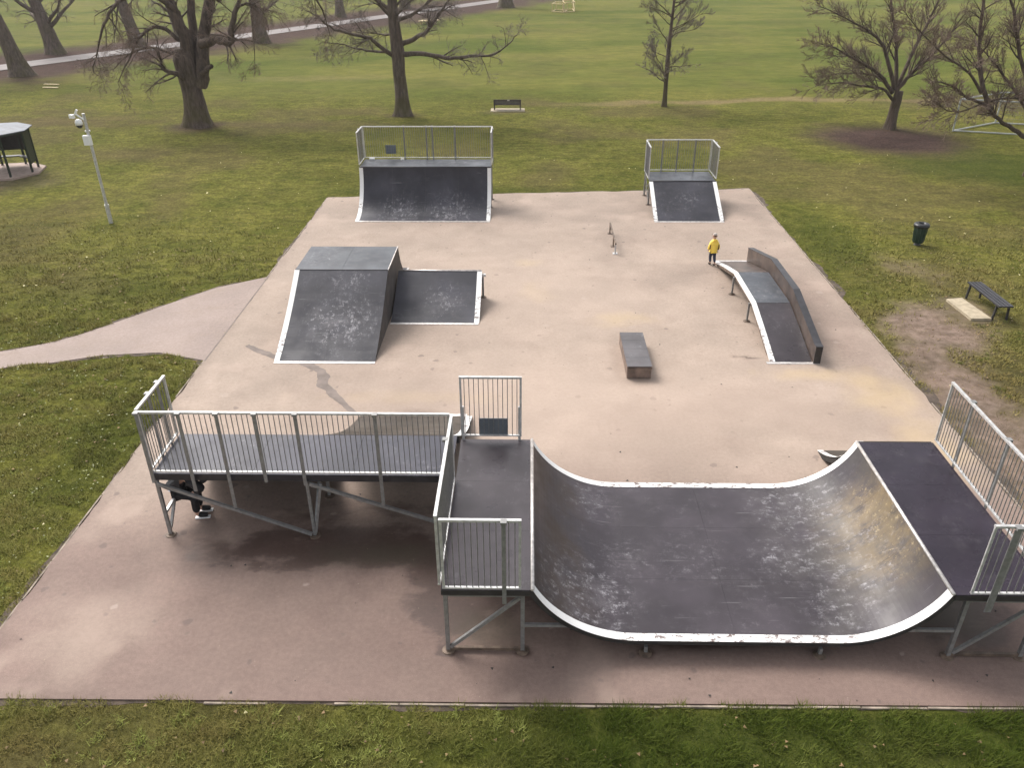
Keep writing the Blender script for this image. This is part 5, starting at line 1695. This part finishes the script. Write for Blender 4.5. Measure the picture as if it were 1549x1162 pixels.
# face on the far side
MB().lathe((0, .098, .965), [(0.004, 0.02), (0.012, 0.0)], 8).build('nose', M['skin'], None).parent = CH
for s in (-1, 1):
    MB().lathe((s * .028, .088, .99), [(0.003, 0.006), (0.008, 0.0), (0.003, -0.006)], 8).build('eye', M['eye'], None).parent = CH
    MB().lathe((s * .076, .02, .955), [(0.006, 0.03), (0.014, 0.012), (0.006, -0.012)], 8).build('ear', M['skin'], None).parent = CH
skin_obj('coat', dict(hem=(0, 0, .455, .13), waist=(0, 0, .58, .128), chest=(0, 0, .72, .128), top=(0, 0, .81, .075), coll=(0, -.01, .86, .062),
                      Lsh=(-.10, 0, .785, .058), Lel=(-.145, -.02, .645, .052), Lwr=(-.160, .028, .53, .044),
                      Rsh=(.10, 0, .785, .058), Rel=(.145, -.035, .645, .052), Rwr=(.155, -.005, .525, .044)),
         [('hem', 'waist'), ('waist', 'chest'), ('chest', 'top'), ('top', 'coll'), ('chest', 'Lsh'), ('Lsh', 'Lel'), ('Lel', 'Lwr'), ('chest', 'Rsh'), ('Rsh', 'Rel'), ('Rel', 'Rwr')], M['yellow_coat'], CH, 1)
skin_obj('hood', dict(a=(-.055, -.06, .845, .042), b=(0, -.085, .855, .05), c=(.055, -.06, .845, .042), d=(0, -.055, .90, .05)), [('a', 'b'), ('b', 'c'), ('b', 'd')], M['yellow_coat'], CH, 1)
skin_obj('trousers', dict(w=(0, 0, .47, .08), Lh=(-.055, 0, .44, .064), Lk=(-.055, .075, .265, .05), La=(-.05, .03, .095, .042),
                          Rh=(.055, 0, .44, .064), Rk=(.052, -.02, .265, .05), Ra=(.05, -.11, .12, .042)),
         [('w', 'Lh'), ('Lh', 'Lk'), ('Lk', 'La'), ('w', 'Rh'), ('Rh', 'Rk'), ('Rk', 'Ra')], M['jeans'], CH)
for an, to in (((-.05, .02, .06), (-.052, .12, .032)), ((.05, -.125, .085), (.052, -.05, .032))):
    skin_obj('shoe', dict(a=(*an, .04), m=((an[0] + to[0]) / 2, (an[1] + to[1]) / 2, (an[2] + to[2]) / 2 - .012, .036), t=(*to, .03)), [('a', 'm'), ('m', 't')], M['black_cloth'], CH, 1)
skin_obj('hair', dict(a=(0, -.012, .955, .072), b=(0, .005, 1.0, .08)), [('a', 'b')], M['hair'], CH, 0)
skin_obj('hat', dict(a=(0, .012, 1.005, .086), b=(0, .008, 1.055, .07), c=(0, .0, 1.09, .025)), [('a', 'b'), ('b', 'c')], M['hat'], CH, 0)

# second person perched on the side rail under the platform, leaning forward; built in world coordinates
PB = thing('person', (-6.2, 11.75, 0.0), 'person in black clothes and white soled shoes sitting under the raised platform', 'person')


def loc(d):
    return {k_: (v[0] + 6.2, v[1] - 11.75, *v[2:]) for k_, v in d.items()}


J = loc(dict(pelvis=(-6.40, 11.80, .60, .125), belly=(-6.38, 11.80, .74, .12), chest=(-6.24, 11.80, .93, .135), neck0=(-6.12, 11.80, 1.04, .06), neck=(-6.07, 11.80, 1.07, .05), head0=(-6.00, 11.80, 1.10, .075), head=(-5.94, 11.80, 1.13, .09), crown=(-5.88, 11.80, 1.17, .065),
             Lsh=(-6.16, 11.95, .98, .06), Lel=(-5.88, 12.0, .76, .045), Lwr=(-6.04, 11.92, .64, .032),
             Rsh=(-6.16, 11.64, .98, .06), Rel=(-5.86, 11.60, .76, .045), Rwr=(-6.04, 11.66, .63, .032),
             Lhip=(-6.36, 11.88, .57, .09), Lkn=(-6.10, 11.92, .50, .065), Lan=(-6.12, 11.90, .09, .045), Lto=(-5.97, 11.93, .04, .04),
             Rhip=(-6.36, 11.70, .57, .09), Rkn=(-6.08, 11.70, .50, .065), Ran=(-6.10, 11.71, .09, .045), Rto=(-5.94, 11.74, .04, .04)))
E = [('pelvis', 'belly'), ('belly', 'chest'), ('chest', 'neck0'), ('neck0', 'neck'), ('neck', 'head0'), ('head0', 'head'), ('head', 'crown'),
     ('chest', 'Lsh'), ('Lsh', 'Lel'), ('Lel', 'Lwr'), ('chest', 'Rsh'), ('Rsh', 'Rel'), ('Rel', 'Rwr'),
     ('pelvis', 'Lhip'), ('Lhip', 'Lkn'), ('Lkn', 'Lan'), ('Lan', 'Lto'), ('pelvis', 'Rhip'), ('Rhip', 'Rkn'), ('Rkn', 'Ran'), ('Ran', 'Rto')]
hand_chain(J, E, 'L', 'Lwr', (-.8, 0, -.35), (0, 1, 0), 0.8)
hand_chain(J, E, 'R', 'Rwr', (-.8, 0, -.35), (0, 1, 0), 0.8)
skin_obj('body', J, E, M['skin'], PB)
skin_obj('jacket', loc(dict(hem=(-6.43, 11.80, .66, .165), mid=(-6.36, 11.80, .80, .17), chest=(-6.24, 11.80, .94, .17), top=(-6.13, 11.80, 1.03, .10),
                            Lsh=(-6.16, 11.95, .98, .085), Lel=(-5.88, 12.0, .76, .085), Lwr=(-6.02, 11.93, .655, .065),
                            Rsh=(-6.16, 11.64, .98, .085), Rel=(-5.85, 11.60, .76, .10), Rwr=(-6.02, 11.66, .645, .065))),
         [('hem', 'mid'), ('mid', 'chest'), ('chest', 'top'), ('chest', 'Lsh'), ('Lsh', 'Lel'), ('Lel', 'Lwr'), ('chest', 'Rsh'), ('Rsh', 'Rel'), ('Rel', 'Rwr')], M['navy_cloth'], PB, 1)
skin_obj('shirt_hem', loc(dict(a=(-6.44, 11.80, .575, .16), b=(-6.43, 11.80, .63, .16))), [('a', 'b')], M['white_cloth'], PB)
skin_obj('trousers', loc(dict(w=(-6.40, 11.80, .58, .14), Lh=(-6.34, 11.89, .56, .105), Lk=(-6.10, 11.92, .50, .085), La=(-6.12, 11.90, .13, .07),
                              Rh=(-6.34, 11.70, .56, .105), Rk=(-6.08, 11.70, .50, .085), Ra=(-6.10, 11.71, .13, .07))),
         [('w', 'Lh'), ('Lh', 'Lk'), ('Lk', 'La'), ('w', 'Rh'), ('Rh', 'Rk'), ('Rk', 'Ra')], M['black_cloth'], PB)
for y_, x_ in ((11.91, -6.12), (11.71, -6.10)):
    s_ = skin_obj('shoe', loc(dict(a=(x_, y_, .085, .06), m=(x_ + .09, y_ + .015, .07, .055), t=(x_ + .19, y_ + .03, .06, .045))), [('a', 'm'), ('m', 't')], M['black_cloth'], PB)
    MB().box((x_ + .085 + 6.2, y_ + .012 - 11.75, .014), (.27, .078, .022), (0.985, 0.16, 0), (-0.16, 0.985, 0)).build('sole', M['white_plastic'], None).parent = s_
skin_obj('hair', loc(dict(a=(-5.97, 11.80, 1.14, .095), b=(-5.92, 11.80, 1.17, .10))), [('a', 'b')], M['hair'], PB)
for s in (-1, 1):
    MB().lathe((.345, .05 + s * .035, 1.135), [(0.004, 0.008), (0.011, 0.0), (0.004, -0.008)], 8).build('eye', M['eye'], None).parent = PB
MB().lathe((.36, .05, 1.10), [(0.005, 0.025), (0.015, 0.0)], 8).build('nose', M['skin'], None).parent = PB
